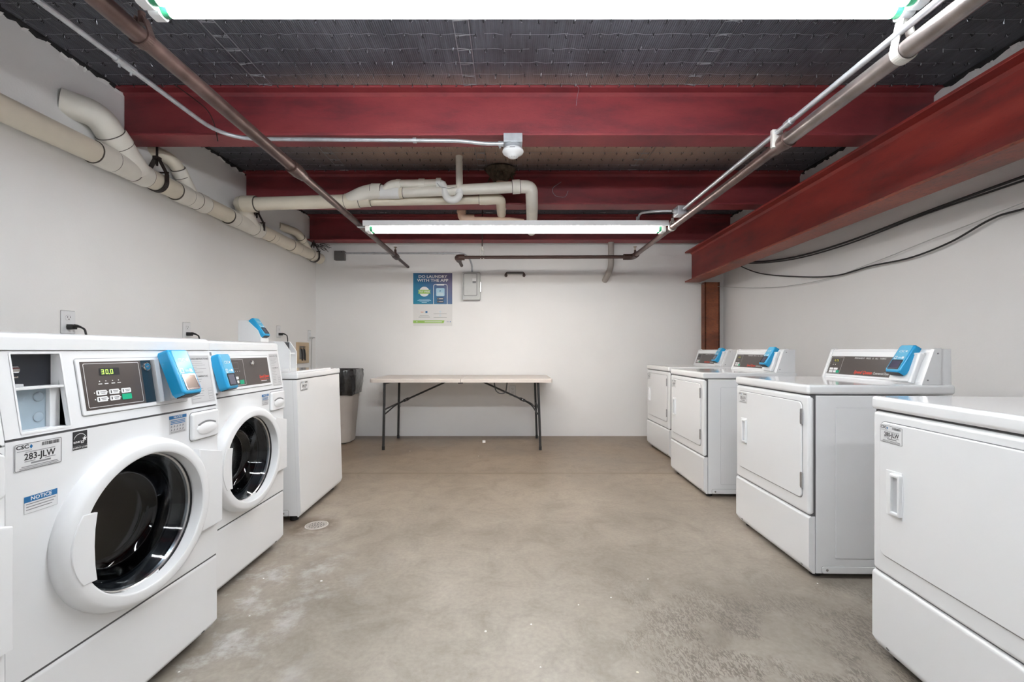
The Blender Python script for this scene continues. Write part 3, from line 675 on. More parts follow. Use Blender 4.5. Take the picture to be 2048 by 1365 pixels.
# lower smaller run
l0 = P(733, 404, YC+0.03); l1 = P(962, 400, YC+0.03)
a = MB(); a.tube([l0, l1], 0.036, 'pvc_cream', 24); fit(a, l0, P(742, 404, YC+0.03), 0.042, 'pvc_cream'); a.build('lower_pipe', root)
a = MB(); fit(a, P(959, 400, YC+0.03), P(973, 400, YC+0.03), 0.042, 'pvc_cream')
a.tube(bend([P(970, 400, YC+0.03), P(1001, 398, YC+0.03), P(1003, 428, 4.20)], 0.10, 8), 0.043, 'pvc_cream', 24)
a.lathe([(0.043, 0), (0.047, 0.01), (0.047, 0.04), (0, 0.045)], 'pvc_white', frame(P(1003, 418, 4.06), (1, 0, 0), (0, 0.25, 1)), 24)
a.build('lower_elbow', root)
# upper main run rising to the right and toward the camera
u0 = P(744, 383, YC-0.04); u1 = P(800, 385, YC-0.05); u2 = P(1038, 374, YC-0.12)
a = MB(); fit(a, u0, P(763, 383, YC-0.04), 0.064, 'pvc_white'); a.tube([P(757, 384, YC-0.04), P(800, 386, YC-0.05)], [0.06, 0.048], 'pvc_bright', 28); fit(a, P(797, 386, YC-0.05), P(806, 386, YC-0.05), 0.046, 'pvc_cream')
b0 = P(768, 383, YC-0.06); b1 = P(781, 370, YC-0.08); b2 = P(796, 368, YC-0.08)
a.tube(bend([b0, b1, b2], 0.07, 8), 0.036, 'pvc_white', 22); a.build('reducing_wye', root)
a = MB(); a.tube([P(803, 386, YC-0.05), u2], [0.040, 0.047], 'pvc_white', 28); a.build('upper_pipe', root)
a = MB(); fit(a, P(1025, 374.5, YC-0.12), P(1040, 373.5, YC-0.12), 0.057, 'pvc_white')
a.tube(bend([P(1038, 374, YC-0.12), P(1063, 374, YC-0.12), P(1064, 408, 3.72), P(1064, 431, 4.0), P(1063, 462, 4.75)], 0.10, 8), 0.052, 'pvc_white', 28); a.build('end_elbow', root)
# small trap line
a = MB(); a.tube([P(792, 368, YC-0.08), P(876, 366, YC-0.08)], 0.031, 'pvc_white', 22); fit(a, P(793, 368, YC-0.08), P(802, 368, YC-0.08), 0.039, 'pvc_white', False); fit(a, P(838, 367, YC-0.08), P(850, 367, YC-0.08), 0.039, 'pvc_white', False); a.build('small_pipe', root)
t = YC-0.10
a = MB(); fit(a, P(873, 366, t), P(882, 366, t), 0.039, 'pvc_bright', False)
tp = [P(878, 366, t), P(889, 367, t), P(891, 384, t)]+[P(905+14*math.cos(PI+PI*k/10*1.0), 386+12*math.sin(PI-PI*k/10)*1.0, t) for k in range(0)]
c0 = P(905, 386, t); rr_ = 14.5*t/FPX
tp = [P(878, 366, t), P(886, 369, t), P(889.5, 377, t)]+arc(c0, (1, 0, 0), (0, 0, 1), rr_, PI, 2*PI, 14)
a.tube(tp, 0.030, 'pvc_bright', 22); fit(a, P(919.5, 388, t), P(919.5, 380, t), 0.035, 'pvc_bright', False); a.build('trap', root)
a = MB(); a.tube([P(919, 386, t), P(918, 300, t), Vector((P(918, 300, t).x, t, CZ))], 0.0285, 'pvc_white', 22); a.build('riser', root)
a = MB(); a.tube([P(872, 364, t-0.03), P(880, 374, t-0.05), P(898, 377, t-0.05), P(914, 374, t-0.04)], 0.002, 'wire_metal', 5); a.build('tie_wire', root)
tag(root, 'group of cream plastic drain pipes with a trap hanging across the room centre', 'pipe')
r_ = empty('pipe_stub', P(1003, 350, 3.86))
z0 = r_.location.z
a = MB(); a.cyl((0, 0, -0.06), (0, 0, CZ-z0-0.10), 0.048, 'cpvc_tan', 22); a.build('pipe', r_)
a = MB()
a.lathe([(0.10, 0.0), (0.12, -0.02), (0.09, -0.06), (0.055, -0.12), (0.045, -0.13)], 'debris_brown', Matrix.Translation((-0.01, 0, CZ-z0)), 14, sx=1.2)
for k in range(26):
    an = random.random()*6.28; q = Vector((0.10*math.cos(an), 0.08*math.sin(an), CZ-z0-0.05)); a.tube([q, q+Vector((random.uniform(-0.05, 0.06), random.uniform(-0.03, 0.0), random.uniform(-0.09, 0.0)))], [0.008, 0.002], 'debris_brown', 5)
a.build('packing', r_)
tag(r_, 'short tan pipe coming down through crumbly brown packing in the ceiling', 'pipe')
a = MB(); a.tube(bend([P(923, 423, 4.18), P(924, 437, 4.18), P(948, 438, 4.20)], 0.04), 0.040, 'cpvc_tan', 20); fit(a, P(923, 421, 4.18), P(923, 426, 4.18), 0.046, 'cpvc_tan', False)
a.tube([P(940, 438, 4.2), P(1020, 439, 4.2), P(1048, 441, 4.22)], [0.022, 0.018, 0.012], 'cpvc_tan', 16)
tag(a.build('thin_pipe'), 'thin peach coloured plastic pipe and elbow right above the far light', 'pipe')
# grey bent pipe at the back wall
a = MB(); xg = (1222-VX)*5.30/FPX
a.tube(bend([(xg, 5.30, CZ-0.30), (xg, 5.30, CH+1.02), (xg-0.03, 5.33, CH+0.93), (xg-0.05, BY+0.01, CH+0.87)], 0.12), 0.036, 'can_taupe', 20)
tag(a.build('bent_pipe'), 'short taupe pipe bending into the back wall behind the cross pipe', 'pipe')

# ------------------------------------------------------------------ back wall fittings
wy = BY
r_ = empty('junction_box', P(680, 512, wy-0.03))
a = MB(); a.box(-0.063, 0.063, -0.03, 0.03, -0.058, 0.058, 'grey_box', 0.006); a.cyl((0.03, -0.031, 0.042), (0.03, -0.034, 0.042), 0.005, 'print_black', 8); a.build('box', r_)
tag(r_, 'dark grey square box on the back wall beside the drain pipe end', 'box')
a = MB(); yq = wy-0.018
a.tube(bend([P(690, 507, yq), P(880, 507, yq), P(930, 507, yq), P(944, 525, yq), P(944, 548, yq)], 0.16, 8), 0.010, 'galvanized', 12)
for px in (748, 886): a.cyl(P(px-2, 507, yq), P(px+2, 507, yq), 0.013, 'galvanized', 10)
tag(a.build('electrical_conduit'), 'thin conduit along the top of the back wall bending down to the grey switch box', 'conduit')
r_ = empty('switch_box', P(943.5, 574, wy))
a = MB(); a.box(-0.108, 0.108, -0.085, 0.0, -0.172, 0.172, 'panel_grey', 0.010); a.build('enclosure', r_)
a = MB(); F_ = frame((0, -0.086, 0), (1, 0, 0), (0, 0, 1)); a.outline(-0.095, 0.075, -0.125, 0.155, 0.007, 0.001, 'print_grey', F_, 0.018); a.prism(rrect(-0.088, 0.068, -0.118, 0.148, 0.014), 0, 0.006, 'panel_grey', F_, 0.003)
a.rect(0.015, 0.062, 0.055, 0.09, 0.0065, 'sticker_white', F_); a.rect(0.018, 0.06, 0.03, 0.055, 0.0065, 'print_grey', F_); a.build('cover', r_)
a = MB(); a.box(0.108, 0.120, -0.07, -0.03, -0.075, 0.05, 'steel', 0.003); a.box(0.112, 0.128, -0.062, -0.05, -0.02, 0.05, 'sticker_white', 0.003); a.build('handle', r_)
tag(r_, 'light grey metal safety switch box on the back wall right of the poster', 'switch')
r_ = empty('wall_fitting', P(1030, 549, wy))
a = MB(); a.tube(bend([(-0.115, 0.0, -0.015), (-0.115, -0.05, -0.012), (-0.10, -0.055, 0.01), (0.10, -0.055, 0.01), (0.115, -0.05, -0.012), (0.115, 0.0, -0.015)], 0.02), 0.013, 'pipe_dark', 12)
a.box(-0.10, 0.10, -0.07, -0.055, -0.006, 0.018, 'grey_box', 0.004)
for sx_ in (-0.112, 0.112): a.cyl((sx_, 0, -0.016), (sx_, -0.03, -0.016), 0.019, 'pipe_dark', 12)
a.build('bar', r_); tag(r_, 'small dark metal handle bar on the back wall right of the switch box', 'handle')

# ------------------------------------------------------------------ poster
r_ = empty('poster', P(865.5, 599.5, wy)); F_ = frame((0, -0.002, 0), (1, 0, 0), (0, 0, 1)); W2, H2 = 0.243, 0.330
a = MB(); a.box(-W2, W2, -0.002, 0.0, -H2, H2, 'poster_paper'); a.build('sheet', r_, 0)
g = MB(); g.prism(rrect(-W2, W2, H2-0.388, H2, 0.004), 0.0, 0.0006, 'poster_gradient', F_); g.build('colour_panel', r_, 0)
a = MB(); d = 0.0012
a.text('DO LAUNDRY', 0.0, H2-0.046, 0.048, 'print_white', F_, d, 0.022, fit=0.357); a.text('WITH THE APP', 0.0, H2-0.093, 0.048, 'print_white', F_, d, 0.022, fit=0.390)
a.lathe([(0, 0), (0.062, 0)], 'print_white', F_ @ Matrix.Translation((-0.105, H2-0.232, d)), 28)
a.prism([(-0.183, H2-0.257), (-0.027, H2-0.257), (-0.035, H2-0.233), (-0.027, H2-0.208), (-0.183, H2-0.208), (-0.175, H2-0.233)], d, d+0.0004, 'poster_green', F_)
a.text('TRY FREE', -0.105, H2-0.233, 0.034, 'print_white', F_, d+0.0008, 0.015)
for k, wd in enumerate((0.070, 0.085, 0.060, 0.032)): a.rect(-0.105-wd, -0.105+wd, H2-0.332-k*0.0125, H2-0.327-k*0.0125, d, 'poster_cyan', F_)
a.outline(0.007, 0.185, H2-0.46, H2-0.137, 0.007, d, 'print_white', F_, 0.03); a.rect(-W2, W2, H2-0.47, H2-0.3885, d+0.0002, 'poster_paper', F_)
a.prism(rrect(0.047, 0.143, H2-0.155, H2-0.137, 0.007), d, d+0.0003, 'print_white', F_)
a.prism(rrect(0.042, 0.148, H2-0.289, H2-0.187, 0.015), d, d+0.0003, 'poster_cyan', F_)
a.prism([(0.083, H2-0.222), (0.103, H2-0.212), (0.092, H2-0.236)], d+0.0004, d+0.0006, 'print_blue', F_)
for k in range(3): a.rect(0.055, 0.135, H2-0.254-k*0.012, H2-0.249-k*0.012, d+0.0005, 'print_white', F_)
for k in range(2):
    a.prism(rrect(0.052, 0.137, H2-0.333-k*0.035, H2-0.308-k*0.035, 0.004), d, d+0.0003, 'print_black', F_); a.rect(0.079, 0.130, H2-0.325-k*0.035, H2-0.317-k*0.035, d+0.0005, 'print_white', F_)
    a.lathe([(0, 0), (0.005, 0)], 'print_white', F_ @ Matrix.Translation((0.066, H2-0.321-k*0.035, d+0.0005)), 10)
a.rect(-0.148, -0.112, H2-0.437, H2-0.429, d, 'print_blue', F_); a.lathe([(0, 0), (0.009, 0)], 'print_red', F_ @ Matrix.Translation((-0.083, H2-0.433, d)), 14); a.lathe([(0, 0), (0.009, 0)], 'poster_orange', F_ @ Matrix.Translation((-0.072, H2-0.433, d+0.0001)), 14)
a.rect(-0.148, -0.114, H2-0.490, H2-0.484, d, 'poster_orange', F_); a.rect(-0.090, -0.065, H2-0.499, H2-0.475, d, 'print_blue', F_)
for k, wd in enumerate((0.055, 0.068, 0.072)): a.rect(-0.105-wd, -0.105+wd, H2-0.530-k*0.012, H2-0.5275-k*0.012, d, 'print_grey', F_)
for k, (dz, wd) in enumerate(((0.0, 0.045), (0.047, 0.082), (0.093, 0.082))):
    a.outline(0.083, 0.103, H2-0.445-dz, H2-0.427-dz, 0.003, d, 'poster_cyan', F_, 0.008); a.rect(0.093-wd, 0.093+wd, H2-0.462-dz, H2-0.459-dz, d, 'print_grey', F_)
a.prism([(-W2, H2-0.625), (0.135, H2-0.625), (0.147, H2-0.590), (-W2, H2-0.590)], d, d+0.0003, 'poster_green', F_)
a.rect(-0.10, 0.115, H2-0.612, H2-0.604, d+0.0005, 'print_white', F_); a.rect(-0.205, -0.19, H2-0.613, H2-0.603, d+0.0005, 'print_white', F_)
a.text('CSC', 0.188, H2-0.607, 0.016, 'print_blue', F_, d); a.lathe([(0, 0), (0.006, 0)], 'print_blue', F_ @ Matrix.Translation((0.218, H2-0.607, d)), 8)
a.build('print', r_, 0)
tag(r_, 'blue and white laundry app poster on the back wall', 'poster')

# ------------------------------------------------------------------ outlets, plugs, washer hose box, cables
def outlet(loc, rz, label, tall=False):
    r = empty('wall_outlet', loc, rz); F0 = frame((0, -0.006, 0), (1, 0, 0), (0, 0, 1))
    m_ = MB(); m_.prism(rrect(-0.038, 0.038, -0.062, 0.062, 0.005), -0.006, 0.0, 'white_plastic', F0, 0.003)
    m_.outline(-0.040, 0.040, -0.064, 0.064, 0.002, -0.0052, 'groove', F0, 0.005); m_.build('cover_plate', r)
    for s_ in (-1, 1):
        m_ = MB(); m_.prism(rrect(-0.017, 0.017, s_*0.024-0.014, s_*0.024+0.014, 0.012), 0, 0.002, 'white_plastic', F0, 0.0008)
        m_.outline(-0.0175, 0.0175, s_*0.024-0.0145, s_*0.024+0.0145, 0.001, 0.0003, 'groove', F0, 0.012)
        for q in (-0.007, 0.007): m_.rect(q-0.0014, q+0.0014, s_*0.024, s_*0.024+0.009, 0.0024, 'print_black', F0)
        m_.prism(rrect(-0.0028, 0.0028, s_*0.024-0.010, s_*0.024-0.005, 0.002), 0.002, 0.0024, 'print_black', F0); m_.build('socket', r)
    return tag(r, label, 'outlet', 'white wall outlets')
outs = [(135, 645, 'white wall outlet with black plug above the nearest washer'), (373, 662, 'white wall outlet with black plug behind the second washer'),
        (557, 664, 'white wall outlet with black plug above the top loader'), (618.5, 672, 'white wall outlet with grey plug next to the beige washer box')]
plabs = ['black right-angle plug and cord above the nearest washer', 'black right-angle plug and cord behind the second washer',
         'black plug and cord above the top-loading washer', 'grey plug and grey cord near the back left corner']
for i, (px, py, lab) in enumerate(outs):
    Y = -LX*FPX/(VX-px)                                # on the left wall
    z = CH-(py-HY)*Y/FPX
    outlet((LX, Y, z), PI/2, lab)
    r = empty('power_cord', (LX, Y, z-0.024), PI/2)
    mt = 'black_rubber' if i < 3 else 'cable_grey'
    m_ = MB(); m_.prism([(-0.013, -0.014), (0.013, -0.014), (0.016, 0.0), (0.013, 0.012), (-0.013, 0.012), (-0.016, 0)], 0.008, 0.042, mt, frame((0, 0, 0), (1, 0, 0), (0, 0, 1)), 0.004)
    m_.tube([(0, -0.038, 0.004), (0.002, -0.052, 0.003), (0.005, -0.068, -0.002)], [0.0095, 0.008, 0.0055], mt, 12); m_.build('plug', r)
    m_ = MB(); m_.tube(bend([(0.004, -0.062, -0.001), (0.012, -0.083, -0.012), (0.018, -0.088, -0.06), (0.02, -0.08, -0.30)] if i < 3 else [(0.0, -0.03, -0.01), (0.002, -0.028, -0.05), (0.004, -0.02, -0.45)], 0.03), 0.005, mt, 10); m_.build('cord', r)
    tag(r, plabs[i], 'power cord', 'plugged-in cords on the left wall')
outlet((P(1025, 782, wy).x, wy, P(1025, 782, wy).z), 0, 'white wall outlet on the back wall under the folding table')
r = empty('washer_outlet_box', (LX, 5.055, P(605, 706, 5.06).z), PI/2)
m_ = MB(); F0 = frame((0, -0.0, 0), (1, 0, 0), (0, 0, 1))
for x0, x1, z0, z1 in ((-0.14, 0.14, 0.075, 0.12), (-0.14, 0.14, -0.12, -0.075), (-0.14, -0.095, -0.08, 0.08), (0.095, 0.14, -0.08, 0.08)): m_.box(x0, x1, -0.02, 0, z0, z1, 'beige_box', 0.003)
m_.box(-0.10, 0.10, -0.003, -0.001, -0.08, 0.08, 'groove'); m_.box(0.06, 0.10, -0.016, 0, -0.08, 0.08, 'beige_box'); m_.build('frame', r)
m_ = MB()
for q in (-0.045, 0.02): m_.cyl((q, -0.004, 0.05), (q, -0.03, 0.05), 0.012, 'brass_old', 10); m_.tube([(q, -0.02, 0.05), (q, -0.03, -0.02), (q+0.01, -0.025, -0.09)], 0.009, 'print_black', 8)
m_.build('valve', r)
tag(r, 'beige recessed washer hose box on the left wall near the back corner', 'outlet box')
def cable(pts, r, mat, label, name='cable'):
    m_ = MB(); sp = []
    pts = [Vector(p) for p in pts]
    for i in range(len(pts)-1):                         # smooth through the points
        a0 = pts[max(i-1, 0)]; b0 = pts[i]; c0 = pts[i+1]; d0 = pts[min(i+2, len(pts)-1)]
        for k in range(8):
            t = k/8; sp.append(0.5*((2*b0)+(-a0+c0)*t+(2*a0-5*b0+4*c0-d0)*t*t+(-a0+3*b0-3*c0+d0)*t*t*t))
    sp.append(pts[-1]); m_.tube(sp, r, mat, 8); return tag(m_.build(name), label, 'cable')
def RW(px, py, off=0.03):                               # a point just off the right wall
    Y = (RX-off)*FPX/(px-VX); return Vector((RX-off, Y, CH-(py-HY)*Y/FPX))
cable([RW(1478, 524), RW(1530, 523), RW(1600, 512), RW(1700, 482), RW(1850, 425), RW(2048, 353), RW(2400, 230), RW(3400, -110)], 0.008, 'cable_black', 'thick black cable running along the right wall under the girder, upper one')
cable([RW(1478, 527, 0.045), RW(1530, 526, 0.045), RW(1600, 516, 0.045), RW(1700, 487, 0.045), RW(1850, 429, 0.045), RW(2048, 361, 0.045), RW(2400, 240, 0.045), RW(3400, -100, 0.045)], 0.006, 'cable_black', 'thin black cable hanging against the upper thick one on the right wall')
cable([RW(1470, 524), RW(1486, 535), RW(1525, 548), RW(1600, 554), RW(1670, 552), RW(1740, 533), RW(1820, 516), RW(1900, 485), RW(1980, 440), RW(2048, 418), RW(2400, 330), RW(3400, 100)], 0.006, 'cable_black', 'wavy black cable sagging low on the right wall')
cable([P(1398, 567, 5.30), P(1434, 573, 5.30), RW(1500, 576), RW(1560, 574), RW(1650, 559), RW(1750, 524), RW(1850, 484), RW(1950, 445), RW(2048, 405), RW(2500, 240)], 0.0028, 'cable_grey', 'thin pale grey wire crossing the rusty column and the right wall')

# ------------------------------------------------------------------ card reader (shared by washers and dryers)
def reader(mb_parent, M, bright=False, name='card_reader'):
    """M: frame with origin at the reader's lower centre on its mounting face, U right, V up, N out"""
    a = MB()
    a.prism([(-0.044, 0.012), (-0.036, 0.0), (0.036, 0.0), (0.044, 0.012), (0.044, 0.145), (0.037, 0.155), (-0.037, 0.155), (-0.044, 0.145)], 0.004, 0.042, 'blue_plastic', M, 0.008, 3)
    a.prism([(-0.034, -0.003), (0.034, -0.003), (0.034, 0.006), (-0.034, 0.006)], 0.006, 0.034, 'print_black', M)
    a.prism(rrect(-0.034, 0.034, 0.008, 0.150, 0.006), 0.040, 0.0436, 'blue_face', M, 0.002)
    a.text('CSC', -0.006, 0.115, 0.017, 'print_white', M, 0.0442, 0.01); a.lathe([(0, 0), (0.005, 0)], 'print_white', M @ Matrix.Translation((0.018, 0.116, 0.0442)), 10)
    a.outline(-0.028, -0.013, 0.070, 0.087, 0.003, 0.0442, 'print_white', M, 0.003); a.rect(-0.006, 0.010, 0.074, 0.082, 0.0442, 'poster_cyan', M); a.prism([(0.012, 0.074), (0.026, 0.072), (0.024, 0.084), (0.014, 0.085)], 0.0438, 0.0444, 'print_white', M)
    o = a.build(name, mb_parent)
    s_ = MB(); s_.outline(-0.030, 0.030, 0.012, 0.066, 0.005, 0.0458, 'chrome' if bright else 'navy_panel', M, 0.004)
    s_.prism(rrect(-0.030, 0.030, 0.012, 0.066, 0.004), 0.0430, 0.0440, 'navy_panel', M); s_.rect(-0.025, 0.025, 0.017, 0.061, 0.0446, 'screen_bright' if bright else 'screen', M); s_.build('screen', o)
    return o
def id_sticker(parent, M, w_, h_, code, big=True, corner=False):
    a = MB(); a.prism(rrect(0, w_, 0, h_, 0.003), 0, 0.0006, 'sticker_white', M); d = 0.0009
    a.outline(0.001, w_-0.001, 0.001, h_-0.001, 0.0009, d, 'print_black', M, 0.003)
    a.text('CSC', w_*0.16, h_*0.86, h_*0.19, 'print_black', M, d, 0.035, 1.15); a.prism([(w_*0.30, h_*0.85), (w_*0.335, h_*0.93), (w_*0.37, h_*0.85), (w_*0.335, h_*0.77)], d, d+0.0001, 'print_blue', M)
    x = w_*0.56
    while x < w_*0.93:
        k = random.choice((0.0006, 0.0010, 0.0014)); a.rect(x, x+k, h_*0.80, h_*0.93, d, 'print_black', M); x += k+random.choice((0.0007, 0.0011))
    a.text(code, w_*0.52, h_*0.48, h_*0.33, 'print_black', M, d, 0.022, fit=w_*0.66)
    for yy, x0, x1, t_ in ((0.66, 0.22, 0.85, 0.012), (0.72, 0.05, 0.35, 0.010), (0.32, 0.20, 0.42, 0.014), (0.335, 0.62, 0.85, 0.014), (0.24, 0.33, 0.75, 0.030), (0.14, 0.14, 0.90, 0.014), (0.09, 0.10, 0.92, 0.010), (0.05, 0.10, 0.88, 0.008)):
        a.rect(w_*x0, w_*x1, h_*(yy-t_), h_*(yy+t_), d, 'print_grey', M)
    return a.build('id_sticker', parent, 0)

# ------------------------------------------------------------------ dryers (face the middle from the right)
DW, DD = 0.675, 0.665
FR = frame((0, 0, 0), (1, 0, 0), (0, 0, 1))             # front plane of an appliance: U right, V up, N toward the viewer
def make_dryer():
    r = empty('dryer')
    a = MB(); a.box(0.003, DW-0.002, 0.034, DD, 0.024, 0.858, 'enamel', 0.004)
    S = frame((DW-0.002, 0, 0), (0, 1, 0), (0, 0, 1))   # right side face
    a.prism(rrect(0.125, DD-0.03, 0.095, 0.80, 0.006), 0.0, 0.0018, 'enamel', S, 0.0015)
    a.outline(0.1235, DD-0.0285, 0.0935, 0.8015, 0.0012, 0.0004, 'grey_plastic', S, 0.006)
    a.prism(rrect(0.062, DD-0.005, 0.026, 0.058, 0.010), 0.0, 0.003, 'enamel', S, 0.002); a.outline(0.060, DD-0.004, 0.024, 0.060, 0.0015, 0.0005, 'groove', S, 0.011)
    a.lathe([(0, 0.001), (0.0055, 0.0), (0.0065, -0.002)], 'steel', S @ Matrix.Translation((0.085, 0.042, 0.0045)), 12)
    a.build('cabinet', r)
    for x in (0.05, DW-0.05):
        for y in (0.06, DD-0.06):
            f = MB(); f.cyl((x, y, 0), (x, y, 0.026), 0.022, 'black_rubber', 14); f.build('levelling_foot', r)
    a = MB(); a.box(0.0, DW, 0.0, 0.030, 0.296, 0.856, 'enamel', 0.014, 3); a.box(0.002, DW-0.002, 0.012, 0.033, 0.29, 0.86, 'seam_dark')
    a.prism(rrect(0.037, 0.634, 0.361, 0.826, 0.026), 0.0002, 0.0009, 'groove', FR); a.build('front_panel', r)
    a = MB(); prof = [(0.0, 0.288), (0.0, 0.062), (-0.018, 0.024), (-0.032, 0.024), (-0.032, 0.291)]
    a.prism([(0.0, 0.278), (0.004, 0.287), (0.012, 0.292), (0.031, 0.292), (0.031, 0.024), (0.020, 0.024), (0.0, 0.056)], 0.0, DW, 'enamel', frame((0, 0, 0), (0, 1, 0), (0, 0, 1)), 0.003)
    for x in (0.06, DW-0.06): a.cyl((x, 0.012, 0.045), (x, 0.006, 0.042), 0.006, 'steel', 10)
    a.build('kick_panel', r)
    a = MB(); a.box(-0.003, DW+0.003, -0.005, DD+0.01, 0.862, 0.908, 'enamel_lid', 0.013, 4); a.build('lid', r)
    a = MB(); a.prism(rrect(0.040, 0.631, 0.364, 0.823, 0.024), 0.0, 0.006, 'enamel', FR, 0.004, 3); door = a.build('door', r)
    a = MB(); F0 = frame((0, -0.006, 0), (1, 0, 0), (0, 0, 1))       # recessed pull
    a.prism([(0.074, 0.516), (0.140, 0.512), (0.145, 0.590), (0.140, 0.668), (0.074, 0.664)], 0, 0.003, 'white_plastic', F0, 0.002)
    for x0, x1, z0, z1 in ((0.100, 0.106, 0.527, 0.656), (0.132, 0.141, 0.522, 0.660), (0.100, 0.140, 0.648, 0.658), (0.100, 0.140, 0.522, 0.532)): a.box(x0, x1, z0, z1, 0.0, 0.013, 'white_plastic', 0.003, 2, F0)
    a.add([(0.104, 0.53, 0.0035), (0.134, 0.53, 0.0035), (0.134, 0.65, 0.0035), (0.104, 0.65, 0.0035)], [(0, 1, 2, 3)], 'grey_plastic', F0)
    a.build('handle', door)
    for z0 in (0.415, 0.718):
        a = MB(); a.cyl((0.633, -0.006, z0), (0.633, -0.006, z0+0.074), 0.006, 'steel', 10); a.box(0.624, 0.634, -0.009, 0.0, z0+0.004, z0+0.07, 'steel', 0.001); a.build('hinge', door)
    # control console
    Y0, Y1 = 0.530, 0.585
    a = MB(); MX_ = frame((0, 0, 0), (0, 1, 0), (0, 0, 1))
    a.prism([(Y0, 0.906), (Y0+0.002, 0.914), (Y1, 1.068), (Y1+0.008, 1.076), (DD-0.002, 1.076), (DD, 0.906)], 0.012, DW-0.008, 'enamel', MX_, 0.003)
    a.prism([(Y0-0.006, 0.907), (Y0-0.004, 0.916), (Y1-0.004, 1.073), (Y1+0.012, 1.081), (Y1+0.030, 1.081), (Y1+0.030, 0.907)], DW-0.020, DW-0.004, 'enamel', MX_, 0.003)
    a.prism([(Y0-0.006, 0.907), (Y0-0.004, 0.916), (Y1-0.004, 1.073), (Y1+0.012, 1.081), (Y1+0.030, 1.081), (Y1+0.030, 0.907)], 0.004, 0.020, 'enamel', MX_, 0.003)
    for z_, y_ in ((0.93, Y0+0.02), (1.055, Y1+0.012)): a.cyl((DW-0.005, y_, z_), (DW-0.001, y_, z_), 0.0035, 'print_grey', 10)
    con = a.build('control_console', r)
    K = frame((0.0, Y0, 0.908), (1, 0, 0), (0, Y1-Y0, 0.160)); h = 0.168
    a = MB(); a.prism(rrect(0.022, 0.655, 0.010, 0.160, 0.004), 0.0, 0.003, 'white_plastic', K, 0.002)
    a.prism(rrect(0.030, 0.535, 0.022, 0.132, 0.002), 0.003, 0.0038, 'black_panel', K); a.outline(0.029, 0.536, 0.021, 0.133, 0.002, 0.0042, 'groove', K, 0.002)
    d = 0.0044
    a.outline(0.034, 0.132, 0.026, 0.128, 0.0012, d, 'print_white', K, 0.002)
    for q in ((0.045, 0.075), (0.080, 0.110)):
        for zz in (0.030, 0.046): a.prism(rrect(q[0], q[1], zz, zz+0.013, 0.002), d, d+0.0006, 'print_white', K)
    a.prism(rrect(0.104, 0.126, 0.029, 0.044, 0.002), d+0.0006, d+0.0012, 'print_green', K)
    for q in (0.060, 0.078): a.rect(q, q+0.005, 0.078, 0.082, d, 'print_white', K)
    a.text('Speed Queen', 0.305, 0.040, 0.025, 'print_red', K, d, 0.03, fit=0.125, slant=0.25); a.text('Commercial Dryer', 0.424, 0.039, 0.020, 'print_white', K, d, 0.0, fit=0.100, slant=0.2)
    a.text('PERMANENT   PRESS   &   ALL   FABRIC', 0.320, 0.122, 0.0125, 'print_white', K, d)
    a.build('control_panel', con, 0)
    a = MB(); a.prism([(0.495, 0.018), (0.515, 0.006), (0.605, 0.006), (0.615, 0.02), (0.635, 0.15), (0.505, 0.15)], 0.003, 0.020, 'white_plastic', K, 0.006)
    a.box(0.612, 0.632, 0.0, 0.15, 0.003, 0.024, 'white_plastic', 0.006, 2, K); a.cyl(K @ Vector((0.59, 0.145, 0.02)), K @ Vector((0.64, 0.150, 0.012)), 0.006, 'white_plastic', 10); a.build('reader_bracket', r)
    RM = frame(Vector((0.553, Y0-0.012, 0.944)), (1, 0, 0), (0, 0.085, 0.135))
    rd = reader(r, RM)
    return r, con, K
def dryer_extras(r, con, K, door, code, lit):
    d = 0.0050
    a = MB(); a.prism(rrect(0.058, 0.105, 0.090, 0.118, 0.001), d-0.0004, d, 'recess_black', K)
    if lit:
        a.outline(0.058, 0.105, 0.090, 0.118, 0.0012, d+0.0002, 'print_grey', K, 0.001); a.text(lit, 0.082, 0.104, 0.020, 'led_yellow', K, d+0.0004, 0.0)
    a.build('display', con, 0)
    id_sticker(door, frame((0.046, -0.0062, 0.755), (1, 0, 0), (0, 0, 1)), 0.094, 0.060, code, corner=True)
base, con, K = make_dryer()
def ch(o, nm): return [x for x in kids(o) if x.name.split('.')[0] == nm][0]
def place(o, x, y, yaw): o.location = (x, y, 0); o.rotation_euler = (0, 0, -PI/2-yaw)
dspec = [(1.408, 2.708, 0.018, '282-JLW', '0.75', 'white dryer second nearest in the right row, showing its whole dark control panel'),
         (1.295, 1.555, 0.078, '280-JLW', '0.75', 'nearest white dryer at the right edge with the 280-JLW sticker, cut by the frame'),
         (1.418, 3.835, 0.018, '281-JLW', '0.75', 'white dryer third from the camera in the right row, control panel partly hidden'),
         (1.545, 4.905, 0.0, '279-JLW', '', 'white dryer standing farthest back at the right, nearest the back wall and rusty column')]
trees = [base]+[copy_tree(base) for _ in range(3)]
for t_, (x, y, yaw, code, lit, lab) in zip(trees, dspec):
    place(t_, x, y, yaw); tag(t_, lab, 'dryer', 'clothes dryers along the right wall')
    cn = ch(t_, 'control_console'); dryer_extras(t_, cn, K, ch(t_, 'door'), code, lit)

